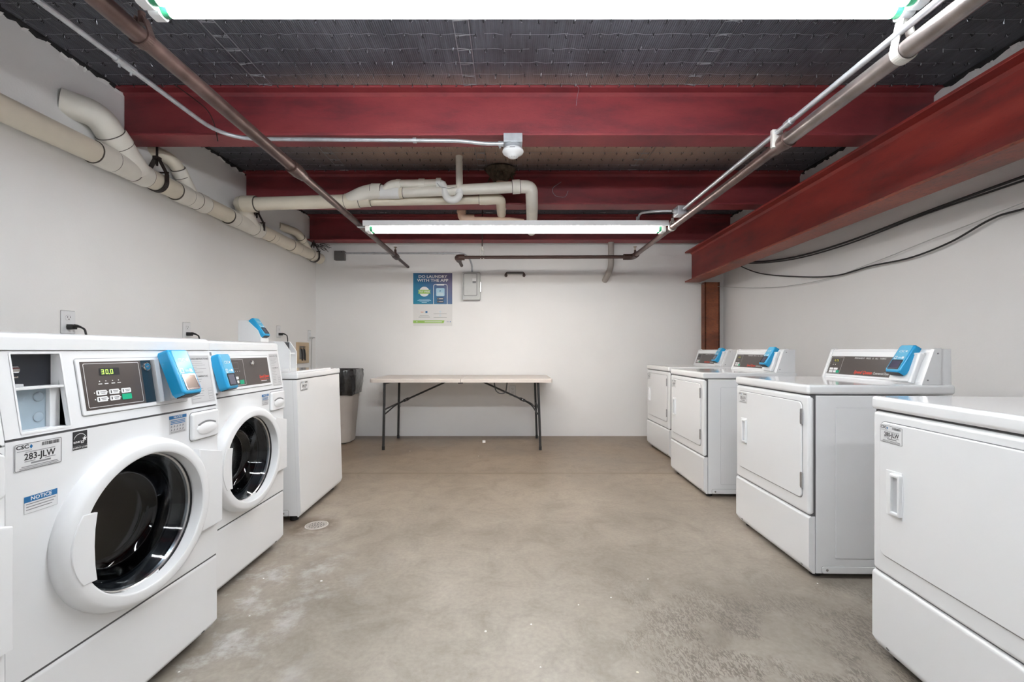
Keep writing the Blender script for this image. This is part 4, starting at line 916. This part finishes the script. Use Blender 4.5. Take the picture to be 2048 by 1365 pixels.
# ------------------------------------------------------------------ front loading washers (left row)
WW, WD = 0.672, 0.70
CF = frame((0, 0, 0.868), (1, 0, 0), (0, 0.032, 0.200))  # slanted control fascia
def make_washer():
    r = empty('washer')
    a = MB()
    for q in ((0.004, 0.010, 0.032, WD, 0.030, 1.066), (WW-0.010, WW-0.004, 0.032, WD, 0.030, 1.066), (0.010, WW-0.010, WD-0.006, WD, 0.030, 1.066), (0.010, WW-0.010, 0.032, WD-0.006, 0.030, 0.036), (0.004, WW-0.004, 0.038, WD, 1.060, 1.0712)): a.box(*q, 'enamel')
    a.build('cabinet', r)
    for x in (0.06, WW-0.06):
        for y in (0.08, WD-0.06):
            f = MB(); f.cyl((x, y, 0), (x, y, 0.032), 0.022, 'black_rubber', 14); f.build('levelling_foot', r)
    a = MB(); a.hole_plate(0.0, WW, 0.306, 0.862, 0.338, 0.562, 0.192, 0.0, 'enamel', FR); a.box(0.002, WW-0.002, 0.004, 0.031, 0.858, 0.868, 'seam_dark'); a.box(0.002, WW-0.002, 0.004, 0.031, 0.298, 0.3065, 'seam_dark'); a.build('front_panel', r, 25)
    a = MB(); a.prism([(0.0, 0.288), (0.004, 0.297), (0.012, 0.301), (0.031, 0.301), (0.031, 0.030), (0.022, 0.030), (0.0, 0.058)], 0.0, WW, 'enamel', frame((0, 0, 0), (0, 1, 0), (0, 0, 1)), 0.003)
    a.cyl((WW-0.06, 0.013, 0.047), (WW-0.06, 0.009, 0.042), 0.006, 'seam_dark', 10); a.build('kick_panel', r)
    # fascia with an open dispenser bay at the left
    a = MB(); hh = 0.2025
    for u0, u1, v0, v1 in ((0, 0.034, 0, hh), (0.141, WW, 0, hh), (0.034, 0.141, 0, 0.010), (0.034, 0.141, 0.196, hh)): a.box(u0, u1, v0, v1, -0.012, 0.0, 'enamel', 0, 1, CF)
    a.prism([(0.0, 0.866), (0.006, 0.866), (0.030, 0.866), (0.034, 1.070), (0.0325, 1.070)], WW-0.006, WW, 'enamel', frame((0, 0, 0), (0, 1, 0), (0, 0, 1)))
    a.outline(0.030, 0.145, 0.006, 0.200, 0.004, 0.0012, 'white_plastic', CF, 0.006)
    fas = a.build('control_fascia', r, 0)
    a = MB(); y1 = 0.055
    a.box(0.030, 0.145, y1, y1+0.003, 0.98, 1.068, 'recess_black'); a.box(0.030, 0.122, y1-0.010, y1, 0.87, 0.975, 'recess_blue')
    for zz in (0.955, 0.905): a.lathe([(0, 0.003), (0.010, 0.002), (0.012, 0)], 'recess_blue', frame((0.105, y1-0.0105, zz), (1, 0, 0), (0, 0, 1)), 18); a.outline(0.093, 0.117, zz-0.012, zz+0.012, 0.001, 0.0004, 'groove', frame((0, y1-0.0105, 0), (1, 0, 0), (0, 0, 1)), 0.012)
    a.box(0.030, 0.033, 0.034, y1, 0.87, 1.068, 'enamel'); a.box(0.142, 0.145, 0.034, y1, 0.87, 1.068, 'enamel'); a.box(0.030, 0.145, 0.012, y1, 0.868, 0.878, 'white_plastic'); a.box(0.030, 0.145, 0.034, y1, 1.062, 1.068, 'enamel')
    a.box(0.030, 0.141, 0.018, y1, 0.976, 0.982, 'white_plastic', 0.001); a.box(0.122, 0.1425, 0.034, y1+0.004, 0.872, 0.978, 'white_plastic', 0.002)
    a.box(0.036, 0.062, 0.03, 0.05, 0.982, 0.990, 'silver_plastic', 0.002); a.build('dispenser_bay', r)
    a = MB(); a.cyl((0.034, 0.042, 1.024), (0.056, 0.042, 1.024), 0.009, 'chrome', 16); a.box(0.034, 0.056, 0.036, 0.046, 1.004, 1.009, 'chrome', 0.002); a.build('lock', r)
    # lid
    a = MB(); a.prism([(0.028, 1.071), (0.028, 1.098), (0.034, 1.107), (0.046, 1.113), (0.30, 1.118), (WD-0.02, 1.118), (WD, 1.110), (WD, 1.071)], -0.004, WW+0.002, 'enamel_lid', frame((0, 0, 0), (0, 1, 0), (0, 0, 1)), 0.010, 3); a.build('lid', r)
    # door
    DC = FR @ Matrix.Translation((0.338, 0.562, 0))
    a = MB(); a.lathe([(0.240, 0.0), (0.241, 0.012), (0.237, 0.028), (0.230, 0.038), (0.222, 0.042), (0.202, 0.0435), (0.197, 0.040), (0.195, 0.030), (0.193, 0.0), (0.192, -0.02)], 'white_plastic', DC, 96, sx=1.05)
    a.prism([(0.555, 0.722), (0.671, 0.692), (0.671, 0.428), (0.555, 0.428)][::-1], 0.001, 0.022, 'white_plastic', FR, 0.005)
    door = a.build('door', r)
    a = MB(); pl = []
    for k in range(13):
        t_ = math.radians(180-28+56*k/12); pl.append((0.338+0.224*1.05*math.cos(t_), 0.562+0.190*math.sin(t_)*1.0))
    pl += [(0.166, 0.470), (0.161, 0.51), (0.159, 0.56), (0.161, 0.605), (0.167, 0.646)]
    a.prism(pl, 0.036, 0.0455, 'white_plastic', FR, 0.002); a.build('handle', door)
    a = MB(); a.lathe([(0.1945, 0.012), (0.1945, 0.004), (0.190, 0.001), (0.185, -0.004), (0.185, -0.010)], 'steel', DC, 64); a.lathe([(0.193, -0.010), (0.180, -0.014), (0.172, -0.05)], 'gasket', DC, 64); a.build('door_ring', door)
    a = MB(); a.lathe([(0.189, 0.002), (0.178, -0.012), (0.162, -0.034), (0.150, -0.070), (0.138, -0.088), (0.11, -0.094), (0, -0.096)], 'door_glass', DC, 64); a.build('glass', door, 60)
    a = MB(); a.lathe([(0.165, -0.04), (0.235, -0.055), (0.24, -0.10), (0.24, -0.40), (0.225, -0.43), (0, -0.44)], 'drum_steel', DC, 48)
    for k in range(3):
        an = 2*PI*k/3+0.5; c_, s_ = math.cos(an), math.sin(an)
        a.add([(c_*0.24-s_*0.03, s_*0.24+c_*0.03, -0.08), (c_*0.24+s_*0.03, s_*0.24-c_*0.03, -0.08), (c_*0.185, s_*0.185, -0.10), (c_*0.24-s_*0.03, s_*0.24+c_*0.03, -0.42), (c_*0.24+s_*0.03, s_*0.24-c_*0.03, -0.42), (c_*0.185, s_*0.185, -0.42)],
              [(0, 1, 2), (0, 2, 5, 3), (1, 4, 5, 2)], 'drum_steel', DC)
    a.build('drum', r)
    # pull tray at the upper right
    a = MB(); a.prism(rrect(0.537, 0.666, 0.754, 0.850, 0.010), 0.0, 0.012, 'white_plastic', FR, 0.006, 3); a.outline(0.534, 0.669, 0.751, 0.853, 0.003, 0.0006, 'groove', FR, 0.012)
    a.lathe([(0.0485, 0.0), (0.046, 0.003), (0.03, 0.006), (0.0, 0.007)], 'white_plastic', FR @ Matrix.Translation((0.603, 0.790, 0.012)), 28, sy=0.45)
    a.prism([(0.560+0.086*k/10, 0.808+0.010*math.sin(PI*k/10)) for k in range(11)]+[(0.646, 0.803), (0.560, 0.803)], 0.0123, 0.0140, 'groove', FR); a.build('soap_drawer', r)
    return r, fas
def washer_panel(r, fas, kind):
    a = MB(); d = 0.003
    if kind == 1:
        a.prism(rrect(0.174, 0.530, 0.028, 0.180, 0.006), 0.0, 0.004, 'white_plastic', CF, 0.002); a.outline(0.172, 0.532, 0.026, 0.182, 0.0012, 0.0006, 'groove', CF, 0.007)
        a.rect(0.183, 0.366, 0.040, 0.172, 0.0045, 'black_panel', CF); a.rect(0.366, 0.50, 0.040, 0.172, 0.0045, 'navy_panel', CF)
        d = 0.0050; a.outline(0.190, 0.358, 0.046, 0.167, 0.0013, d, 'print_white', CF, 0.004)
        for i, q in enumerate((0.215, 0.252, 0.289)):
            for zz in (0.060, 0.078):
                if i == 2 and zz == 0.060: a.prism(rrect(q, q+0.030, zz-0.001, zz+0.015, 0.002), d, d+0.001, 'print_green', CF)
                else:
                    a.prism(rrect(q, q+0.030, zz, zz+0.014, 0.003), d, d+0.0008, 'print_white', CF); a.rect(q+0.004, q+0.007, zz+0.003, zz+0.011, d+0.001, 'print_black', CF); a.rect(q+0.011, q+0.027, zz+0.008, zz+0.010, d+0.001, 'print_grey', CF); a.rect(q+0.013, q+0.025, zz+0.004, zz+0.006, d+0.001, 'print_grey', CF)
                a.rect(q-0.006, q-0.003, zz+0.006, zz+0.009, d, 'print_white', CF)
        for i, q in enumerate((0.228, 0.246, 0.266, 0.284)): a.rect(q, q+0.003, 0.1155, 0.118, d, 'print_white', CF); a.rect(q-0.003, q+0.008, 0.108, 0.1105, d, 'print_white', CF)
        a.lathe([(0.013, 0.0), (0.013, 0.003), (0.010, 0.005), (0.004, 0.005), (0, 0.004)], 'chrome', CF @ Matrix.Translation((0.384, 0.152, 0.0045)), 18)
        a.build('control_panel', fas, 0)
        a = MB(); a.rect(0.232, 0.292, 0.132, 0.153, 0.0052, 'recess_black', CF)
        def seg(x, z, on, w_=0.0075, h_=0.013, t_=0.0015):
            S = {'a': (x, x+w_, z+h_-t_, z+h_), 'g': (x, x+w_, z+h_/2-t_/2, z+h_/2+t_/2), 'd': (x, x+w_, z, z+t_), 'f': (x, x+t_, z+h_/2, z+h_), 'b': (x+w_-t_, x+w_, z+h_/2, z+h_), 'e': (x, x+t_, z, z+h_/2), 'c': (x+w_-t_, x+w_, z, z+h_/2)}
            for k in on: a.rect(*S[k], 0.0056, 'led_green', CF)
        seg(0.238, 0.136, 'abgcd'); seg(0.2505, 0.136, 'abcdef'); seg(0.2645, 0.136, 'abcdef'); a.rect(0.2600, 0.2618, 0.135, 0.137, 0.0056, 'led_green', CF); a.build('display', fas, 0)
        a = MB(); a.prism([(0.402, 0.036), (0.535, 0.036), (0.520, 0.06), (0.500, 0.173), (0.402, 0.173)], 0.004, 0.018, 'silver_plastic', CF, 0.006); a.box(0.440, 0.52, 0.040, 0.165, 0.015, 0.040, 'silver_plastic', 0.008, 2, CF); a.rect(0.448, 0.452, 0.055, 0.085, 0.0405, 'print_black', CF); a.build('reader_bracket', r)
        reader(r, frame(CF @ Vector((0.462, 0.040, 0.042)), (1, 0.04, 0), (0, 0.058, 0.145)), True)
    else:
        a.prism(rrect(0.150, 0.560, 0.022, 0.176, 0.006), 0.0, 0.004, 'white_plastic', CF, 0.002); a.outline(0.148, 0.562, 0.020, 0.178, 0.0012, 0.0006, 'groove', CF, 0.007)
        a.rect(0.180, 0.548, 0.034, 0.166, 0.0045, 'black_panel', CF); d = 0.0050
        a.outline(0.186, 0.340, 0.040, 0.160, 0.0013, d, 'print_white', CF, 0.003); a.outline(0.255, 0.300, 0.118, 0.146, 0.001, d, 'print_grey', CF, 0.001); a.prism(rrect(0.295, 0.325, 0.045, 0.064, 0.002), d, d+0.001, 'print_green', CF)
        for q in (0.270, 0.286, 0.302): a.rect(q, q+0.003, 0.104, 0.107, d, 'print_white', CF)
        for zz in (0.050, 0.068): a.prism(rrect(0.262, 0.288, zz, zz+0.013, 0.003), d, d+0.0008, 'print_white', CF)
        a.lathe([(0.014, 0.0), (0.014, 0.006), (0.009, 0.009), (0.004, 0.009), (0, 0.007)], 'chrome', CF @ Matrix.Translation((0.405, 0.142, 0.0045)), 18)
        a.text('Speed Queen', 0.497, 0.070, 0.020, 'print_red', CF, d, 0.03, fit=0.082, slant=0.25); a.text('Commercial Washer', 0.497, 0.056, 0.011, 'print_red', CF, d, 0.01, fit=0.075, slant=0.2); a.rect(0.465, 0.515, 0.047, 0.050, d, 'print_white', CF); a.build('control_panel', fas, 0)
        a = MB(); a.prism(rrect(0.062, 0.160, 0.018, 0.180, 0.004), 0.0, 0.015, 'white_plastic', CF, 0.003); a.build('reader_bracket', r)
        reader(r, frame(CF @ Vector((0.152, 0.024, 0.022)), (1, 0.10, 0), (0, 0.046, 0.150)))
    # instruction sheet
    x0, x1 = (0.548, 0.664) if kind == 1 else (0.575, 0.660)
    a = MB(); a.rect(x0, x1, 0.012, 0.186, 0.0006, 'sheet_grey', CF); a.outline(x0+0.004, x1-0.006, 0.016, 0.181, 0.0009, 0.0010, 'print_grey', CF, 0.001)
    a.text('WASHING INSTRUCTIONS', (x0+x1)/2, 0.172, 0.0095, 'print_black', CF, 0.001, 0.01, (x1-x0)/0.128); a.text('WASH TEMPERATURE', (x0+x1)/2, 0.108, 0.0085, 'print_black', CF, 0.001, 0.01, (x1-x0)/0.128)
    for k in range(7): a.rect(x0+0.008, x0+0.008+(x1-x0)*random.uniform(0.3, 0.8), 0.162-k*0.0065, 0.1632-k*0.0065, 0.001, 'print_grey', CF)
    for k in range(9): a.rect(x0+0.008, x0+0.008+(x1-x0)*random.uniform(0.25, 0.55), 0.097-k*0.0085, 0.0985-k*0.0085, 0.001, 'print_grey', CF)
    for k in range(4): a.outline(x1-0.030, x1-0.010, 0.024+k*0.010, 0.033+k*0.010, 0.0007, 0.001, 'print_grey', CF, 0.001)
    a.build('instruction_sheet', fas, 0)
    F0 = FR
    a = MB(); d = 0.0006
    x0, x1, z0, z1 = (0.448, 0.521, 0.793, 0.853) if kind == 1 else (0.463, 0.525, 0.790, 0.846)
    a.rect(x0, x1, z0, z1, d, 'sheet_grey', F0); a.rect(x0, x1, z1-0.011, z1, d+0.0003, 'print_blue', F0); a.text('NOTICE', (x0+x1)/2, z1-0.0055, 0.010, 'print_white', F0, d+0.0006, 0.01)
    for k in range(3): a.rect(x0+0.006, x1-0.006, z1-0.018-k*0.005, z1-0.0155-k*0.005, d+0.0003, 'print_blue', F0)
    for k in range(2):
        for j in range(5): a.prism([(x0+0.006+j*0.012, z0+0.010+k*0.011), (x0+0.013+j*0.012, z0+0.012+k*0.011), (x0+0.010+j*0.012, z0+0.018+k*0.011)], d, d+0.0003, 'print_grey', F0)
    for k in range(2): a.rect(x0+0.006, x1-0.006, z0+0.003+k*0.003, z0+0.0045+k*0.003, d+0.0003, 'print_grey', F0)
    a.build('notice_sticker', r, 0)
    if kind == 1:
        id_sticker(r, frame((0.016, -0.0006, 0.790), (1, 0, 0), (0, 0, 1)), 0.102, 0.064, '283-JLW')
        a = MB(); a.rect(0.145, 0.182, 0.822, 0.859, d, 'print_black', F0); a.outline(0.1448, 0.1822, 0.8115, 0.8215, 0.0012, d+0.0002, 'print_black', F0, 0.001); a.rect(0.146, 0.181, 0.8125, 0.8205, d, 'print_black', F0); a.text('ENERGY STAR', 0.1635, 0.8165, 0.0062, 'print_white', F0, d+0.0006, 0.01, 0.95)
        pr = None
        for k in range(9):
            an = PI*0.92-PI*0.84*k/8; p = (0.1635+0.0165*math.cos(an), 0.836+0.017*math.sin(an))
            if pr: a.add([(pr[0], pr[1], d+0.0004), (p[0], p[1], d+0.0004), (p[0]*0.97+0.1635*0.03, p[1]-0.0013, d+0.0004), (pr[0]*0.97+0.1635*0.03, pr[1]-0.0013, d+0.0004)], [(3, 2, 1, 0)], 'print_white', F0)
            pr = p
        a.text('energy', 0.160, 0.832, 0.0105, 'print_white', F0, d+0.0006, 0.01)
        star = [(0.1745+(0.0065 if k % 2 == 0 else 0.0028)*math.cos(PI/2+k*PI/5), 0.838+(0.0065 if k % 2 == 0 else 0.0028)*math.sin(PI/2+k*PI/5)) for k in range(10)]
        a.prism(star, d+0.0003, d+0.0005, 'print_white', F0); a.build('efficiency_sticker', r, 0)
        a = MB(); a.rect(0.036, 0.108, 0.688, 0.728, d, 'sticker_white', F0); a.outline(0.036, 0.108, 0.688, 0.728, 0.0005, d+0.0002, 'print_grey', F0, 0.0005); a.rect(0.036, 0.108, 0.714, 0.728, d+0.0003, 'print_blue', F0); a.text('NOTICE', 0.072, 0.721, 0.0125, 'print_white', F0, d+0.0006, 0.02)
        for k in range(3): a.rect(0.040, 0.104-0.004*k, 0.7085-k*0.0065, 0.7105-k*0.0065, d+0.0003, 'print_grey', F0)
        a.build('notice_sticker', r, 0)
w0, f0 = make_washer()
wt = [w0, copy_tree(w0), copy_tree(w0)]
wspec = [(-1.128, 0.972, 0.033, 1, 'large white front-loading washer nearest at the left, sticker 283-JLW and green 30.0 display'),
         (-1.245, 1.718, 0.0, 2, 'second white front-loading washer with its blue card reader at the left of its panel'),
         (-1.085, 0.262, -0.0, 2, 'white washer cut off at the far left edge of the picture')]
for t_, (x, y, k, kind, lab) in zip(wt, wspec):
    t_.location = (x, y, 0); t_.rotation_euler = (0, 0, PI/2-math.atan(k)); tag(t_, lab, 'washing machine', 'front-loading washers along the left wall')
    washer_panel(t_, ch(t_, 'control_fascia'), kind)

# ------------------------------------------------------------------ top loading washer
TW, TD = 0.735, 0.68
r = empty('top_loading_washer', (-1.292, 2.685, 0), PI/2+0.035)
TM = frame((0, 0, 0), (0, 1, 0), (0, 0, 1))
a = MB(); a.prism([(0.020, 0.045), (0.050, 0.886), (TD, 0.886), (TD, 0.045)], 0.002, TW-0.002, 'enamel', TM, 0.004)
S = frame((0.002, 0, 0), (0, -1, 0), (0, 0, 1))
a.prism(rrect(-TD+0.01, -0.075, 0.045, 0.080, 0.010), 0.0, 0.003, 'enamel', S, 0.002); a.outline(-TD+0.008, -0.073, 0.043, 0.082, 0.002, 0.0006, 'groove', S, 0.010); a.lathe([(0, 0.001), (0.006, 0.0), (0.007, -0.002)], 'steel', S @ Matrix.Translation((-0.105, 0.062, 0.004)), 12)
a.build('cabinet', r)
a = MB(); a.prism([(0.0, 0.070), (0.024, 0.886), (0.050, 0.886), (0.020, 0.040), (0.012, 0.040)], 0.0, TW, 'enamel', TM, 0.006, 3); a.prism([(0.016, 0.05), (0.048, 0.888), (0.051, 0.888), (0.021, 0.05)], 0.001, TW-0.001, 'seam_dark', TM); a.build('front_panel', r)
for x in (0.07, TW-0.07):
    for y in (0.07, TD-0.07): f = MB(); f.cyl((x, y, 0), (x, y, 0.047), 0.026, 'black_rubber', 14); f.build('levelling_foot', r)
a = MB(); a.box(-0.002, TW+0.002, 0.018, TD, 0.890, 0.930, 'enamel_lid', 0.010, 3); a.box(0.08, TW-0.08, 0.06, 0.30, 0.928, 0.938, 'enamel_lid', 0.005, 3); a.build('top_panel', r)
a = MB(); a.prism([(0.52, 0.928), (0.50, 1.08), (0.53, 1.130), (TD-0.01, 1.130), (TD-0.01, 0.928)], 0.01, 0.605, 'enamel', TM, 0.006); a.build('control_console', r)
a = MB(); pf = [(0.345, 0.928), (0.345, 1.062), (0.395, 1.136), (TD-0.01, 1.136), (TD-0.01, 0.928)]
a.prism(pf, 0.605, 0.618, 'enamel', TM, 0.002); a.prism(pf, 0.708, 0.722, 'enamel', TM, 0.002); a.box(0.616, 0.710, 0.355, TD-0.02, 1.040, 1.052, 'enamel', 0.002); a.box(0.616, 0.710, 0.398, 0.404, 1.052, 1.132, 'recess_black'); a.box(0.616, 0.710, 0.40, 0.41, 0.93, 1.045, 'white_plastic'); a.build('coin_meter_case', r)
id_sticker(r, frame((0.045, 0.0195, 0.815), (1, 0, 0), (0, 0.028, 1)), 0.105, 0.058, '284-JLW')
a = MB(); a.prism([(0.500, 1.128), (0.500, 1.155), (0.525, 1.215), (0.600, 1.288), (0.66, 1.288), (0.66, 1.128)], 0.490, 0.602, 'white_plastic', TM, 0.004); a.build('reader_housing', r)
reader(r, frame(Vector((0.547, 0.512, 1.158)), (1, 0, 0), (0, 0.095, 0.135)))
tag(r, 'white top-loading washer at the far end of the left row beside the trash can', 'washing machine')

# ------------------------------------------------------------------ folding table
TL, TR, TF, TB, TZ = -1.500, 0.455, 4.62, 5.37, 0.765
r = empty('folding_table', ((TL+TR)/2, (TF+TB)/2, 0)); ox, oy = r.location.x, r.location.y
hw, hd = (TR-TL)/2, (TB-TF)/2
a = MB(); TP = frame((0, 0, TZ), (1, 0, 0), (0, 1, 0))
for s_ in (-1, 1):
    x0, x1 = (-hw, -0.0015) if s_ < 0 else (0.0015, hw)
    pts = rrect(x0, x1, -hd, hd, 0.05, 6)
    pts = [(x, y) if (x > x0+0.06 and s_ < 0) is False else (x, y) for x, y in pts]
    fixed = []
    for x, y in pts:                                     # square the corners at the centre fold
        if s_ < 0 and x > x1-0.06: x = x1; y = -hd if y < 0 else hd
        if s_ > 0 and x < x0+0.06: x = x0; y = -hd if y < 0 else hd
        if not fixed or (abs(fixed[-1][0]-x)+abs(fixed[-1][1]-y)) > 1e-6: fixed.append((x, y))
    if (abs(fixed[-1][0]-fixed[0][0])+abs(fixed[-1][1]-fixed[0][1])) < 1e-6: fixed.pop()
    a.prism(fixed, -0.040, 0.0, 'table_top', TP, 0.008, 3)
a.box(-0.03, 0.02, -hd+0.01, -hd+0.04, TZ-0.050, TZ-0.038, 'table_leg'); a.build('tabletop', r)
lx = {-1: (-1.345-ox, -1.358-ox), 1: (0.302-ox, 0.325-ox)}
for s_ in (-1, 1):
    xt, xb = lx[s_]
    for yy in (4.665-oy, 5.285-oy):
        a = MB(); a.tube([(xt, yy, TZ-0.04), (xb, yy, 0.03)], 0.0135, 'table_leg', 14); a.tube([(xb, yy, 0.04), (xb, yy, 0.0)], 0.0155, 'black_rubber', 14); a.build('leg', r)
    a = MB(); a.tube([(xt+(xb-xt)*0.5, 4.665-oy, 0.43), (xt+(xb-xt)*0.5, 5.285-oy, 0.43)], 0.010, 'table_leg', 10); a.tube([(xt, 4.665-oy, TZ-0.052), (xt, 5.285-oy, TZ-0.052)], 0.012, 'table_leg', 10); a.build('cross_bar', r)
    a = MB(); k = -s_; ym = 4.975-oy; m0 = Vector((xt+k*0.16, ym, 0.505)); m1 = Vector((xt+k*0.635, ym, TZ-0.045))
    d = (m1-m0).normalized(); nn = Vector((-d.z, 0, d.x))*0.012
    a.tube([m0-d*0.06, m1], 0.0105, 'table_leg', 10); a.tube([m0-d*0.03, m0+d*0.03], 0.017, 'steel' if False else 'table_leg', 10); a.tube([m0-d*0.004, m0+d*0.004], 0.019, 'steel', 12)
    for yy in (4.665-oy, 5.285-oy): a.tube(bend([m0-d*0.02, (xt+k*0.06, ym+(yy-ym)*0.25, 0.455), (xt+k*0.004, yy, 0.385)], 0.06), 0.008, 'table_leg', 8)
    a.build('brace', r)
a = MB(); yh = TF-oy+0.05
a.tube(bend([(-0.16-ox-0.01, yh, TZ-0.035), (-0.155-ox, yh, 0.63), (-0.10-ox, yh, 0.60), (-0.045-ox, yh, 0.615), (-0.03-ox, yh, TZ-0.035)], 0.05), 0.0065, 'table_leg', 8); a.build('carry_handle', r)
tag(r, 'long beige folding table with dark metal legs against the back wall', 'table')

# ------------------------------------------------------------------ trash can and liner
r = empty('trash_can', (-2.00, 5.09, 0)); M0 = Matrix.Identity(4)
def rr_ring(hx, hy, rad, z, n=6):
    rad = min(hx*0.8, rad*1.5)
    return [(x, y, z) for x, y in rrect(-hx, hx, -hy, hy, rad, n)]
def loft(mb, rings, mat, cap=True):
    n = len(rings[0]); vs_ = [p for q in rings for p in q]; fs = []
    for i in range(len(rings)-1):
        for j in range(n): fs.append((i*n+j, i*n+(j+1) % n, (i+1)*n+(j+1) % n, (i+1)*n+j))
    if cap: fs.append(tuple(range(n))[::-1])
    mb.add(vs_, fs, mat)
a = MB(); loft(a, [rr_ring(0.155, 0.155, 0.07, 0.012), rr_ring(0.163, 0.163, 0.07, 0.025), rr_ring(0.176, 0.176, 0.075, 0.24), rr_ring(0.179, 0.179, 0.075, 0.246), rr_ring(0.198, 0.198, 0.08, 0.52), rr_ring(0.201, 0.201, 0.08, 0.525), rr_ring(0.217, 0.217, 0.09, 0.80), rr_ring(0.225, 0.225, 0.09, 0.81), rr_ring(0.225, 0.225, 0.09, 0.835), rr_ring(0.215, 0.215, 0.08, 0.835), rr_ring(0.19, 0.19, 0.08, 0.50)], 'can_taupe'); a.build('bin', r)
a = MB(); F0 = frame((0, -0.175, 0), (1, 0, 0), (0, -0.05, 1)); a.prism(rrect(-0.02, 0.12, 0.225, 0.235, 0.004), 0.0, 0.010, 'can_taupe', F0, 0.003); a.box(-0.12, 0.12, -0.12, 0.12, 0.0, 0.014, 'grey_box', 0.004); a.build('base', r)
tag(r, 'tall taupe plastic trash can in the back left corner', 'trash can')
a = MB(); rings = []
for z, hx in ((0.56, 0.205), (0.565, 0.222), (0.62, 0.228), (0.70, 0.236), (0.78, 0.240), (0.84, 0.240), (0.852, 0.232), (0.846, 0.214), (0.78, 0.195), (0.68, 0.17), (0.66, 0.0001)):
    ring = []
    for k, (x, y, zz) in enumerate(rr_ring(hx, hx, 0.09*min(1, hx/0.2), z, 12)):
        j = 1+0.018*math.sin(k*1.9+z*22)+0.012*math.sin(k*3.3-z*31); wob = 0.007*math.sin(k*0.35+1)+0.004*math.sin(k*0.9)
        ring.append((x*j, y*j, zz+(wob if z < 0.6 else wob*0.2 if z > 0.8 else 0)))
    rings.append(ring)
loft(a, rings, 'bag_black', False); o = a.build('trash_bag', None, 60); o.location = (-2.00, 5.09, 0)
tag(o, 'glossy black bin liner folded over the rim of the taupe trash can', 'trash bag')

# ------------------------------------------------------------------ floor drain and litter
r = empty('floor_drain', (-1.18, 2.655, 0))
a = MB(); a.lathe([(0.068, 0.0), (0.066, 0.003), (0.060, 0.003), (0.058, 0.001), (0, 0.001)], 'can_taupe', M0, 36); a.lathe([(0.067, 0.0032), (0.0615, 0.0034)], 'hanger_zinc', M0, 36)
a.build('rim', r)
a = MB()
for rad, n_ in ((0.012, 5), (0.026, 10), (0.041, 14)):
    for k in range(n_):
        an = 2*PI*k/n_+rad*20; a.lathe([(0, 0.0), (0.0045, 0.0)], 'print_black', Matrix.Translation((rad*math.cos(an), rad*math.sin(an), 0.0016)), 8)
a.build('grate', r, 0)
tag(r, 'small round floor drain grate in front of the top-loading washer', 'drain')
def scrap(px, py, s_, label, name='paper_scrap', flat=0.002, mat='paper'):
    Y = CH*FPX/(py-HY); m_ = MB(); n_ = 6
    ring = [(s_*(0.7+0.5*random.random())*math.cos(2*PI*k/n_), s_*(0.6+0.5*random.random())*math.sin(2*PI*k/n_)) for k in range(n_)]
    m_.prism(ring, 0.0, flat, mat, M0, min(flat*0.4, 0.002)); o = m_.build(name); o.location = ((px-VX)*Y/FPX, Y, 0.0); tag(o, label, 'litter'); return o
scrap(968, 886, 0.0220, 'small white block of foam on the floor under the folding table', 'foam_scrap', 0.028)
scrap(820, 903, 0.0062, 'tiny white scrap on the floor right of the left front table leg')
scrap(957, 913, 0.0056, 'tiny pale curl on the brown floor beyond the joint, below the table centre')
scrap(643, 1163, 0.0062, 'thin white sliver on the floor in front of the second washer')
scrap(971, 1264, 0.0056, 'small curled white paint chip near the bottom centre of the floor')
scrap(1062, 1250, 0.0043, 'round white spot of plaster near the bottom centre right of the curled chip')
scrap(1081, 1336, 0.0037, 'white crumb at the bottom edge of the floor right of centre')
scrap(1275, 1346, 0.0043, 'pale cream sliver at the bottom of the scraped patch', mat='pvc_cream')
scrap(1157, 1211, 0.0037, 'white crumb on the floor left of the scraped patch')
scrap(1222, 1196, 0.0031, 'white crumb on the floor just above the scraped patch')
scrap(1296, 1159, 0.0031, 'white crumb on the open floor before the middle dryer')
scrap(1635, 1168, 0.0037, 'white crumb beside the corner of the middle dryer')
scrap(358, 1345, 0.0037, 'white crumb on the floor beside the toe of the nearest washer')
scrap(527, 1158, 0.0043, 'curled white fibre on the floor beside the second washer')
scrap(499, 1233, 0.0037, 'white fibre on the floor between the two front-loading washers')
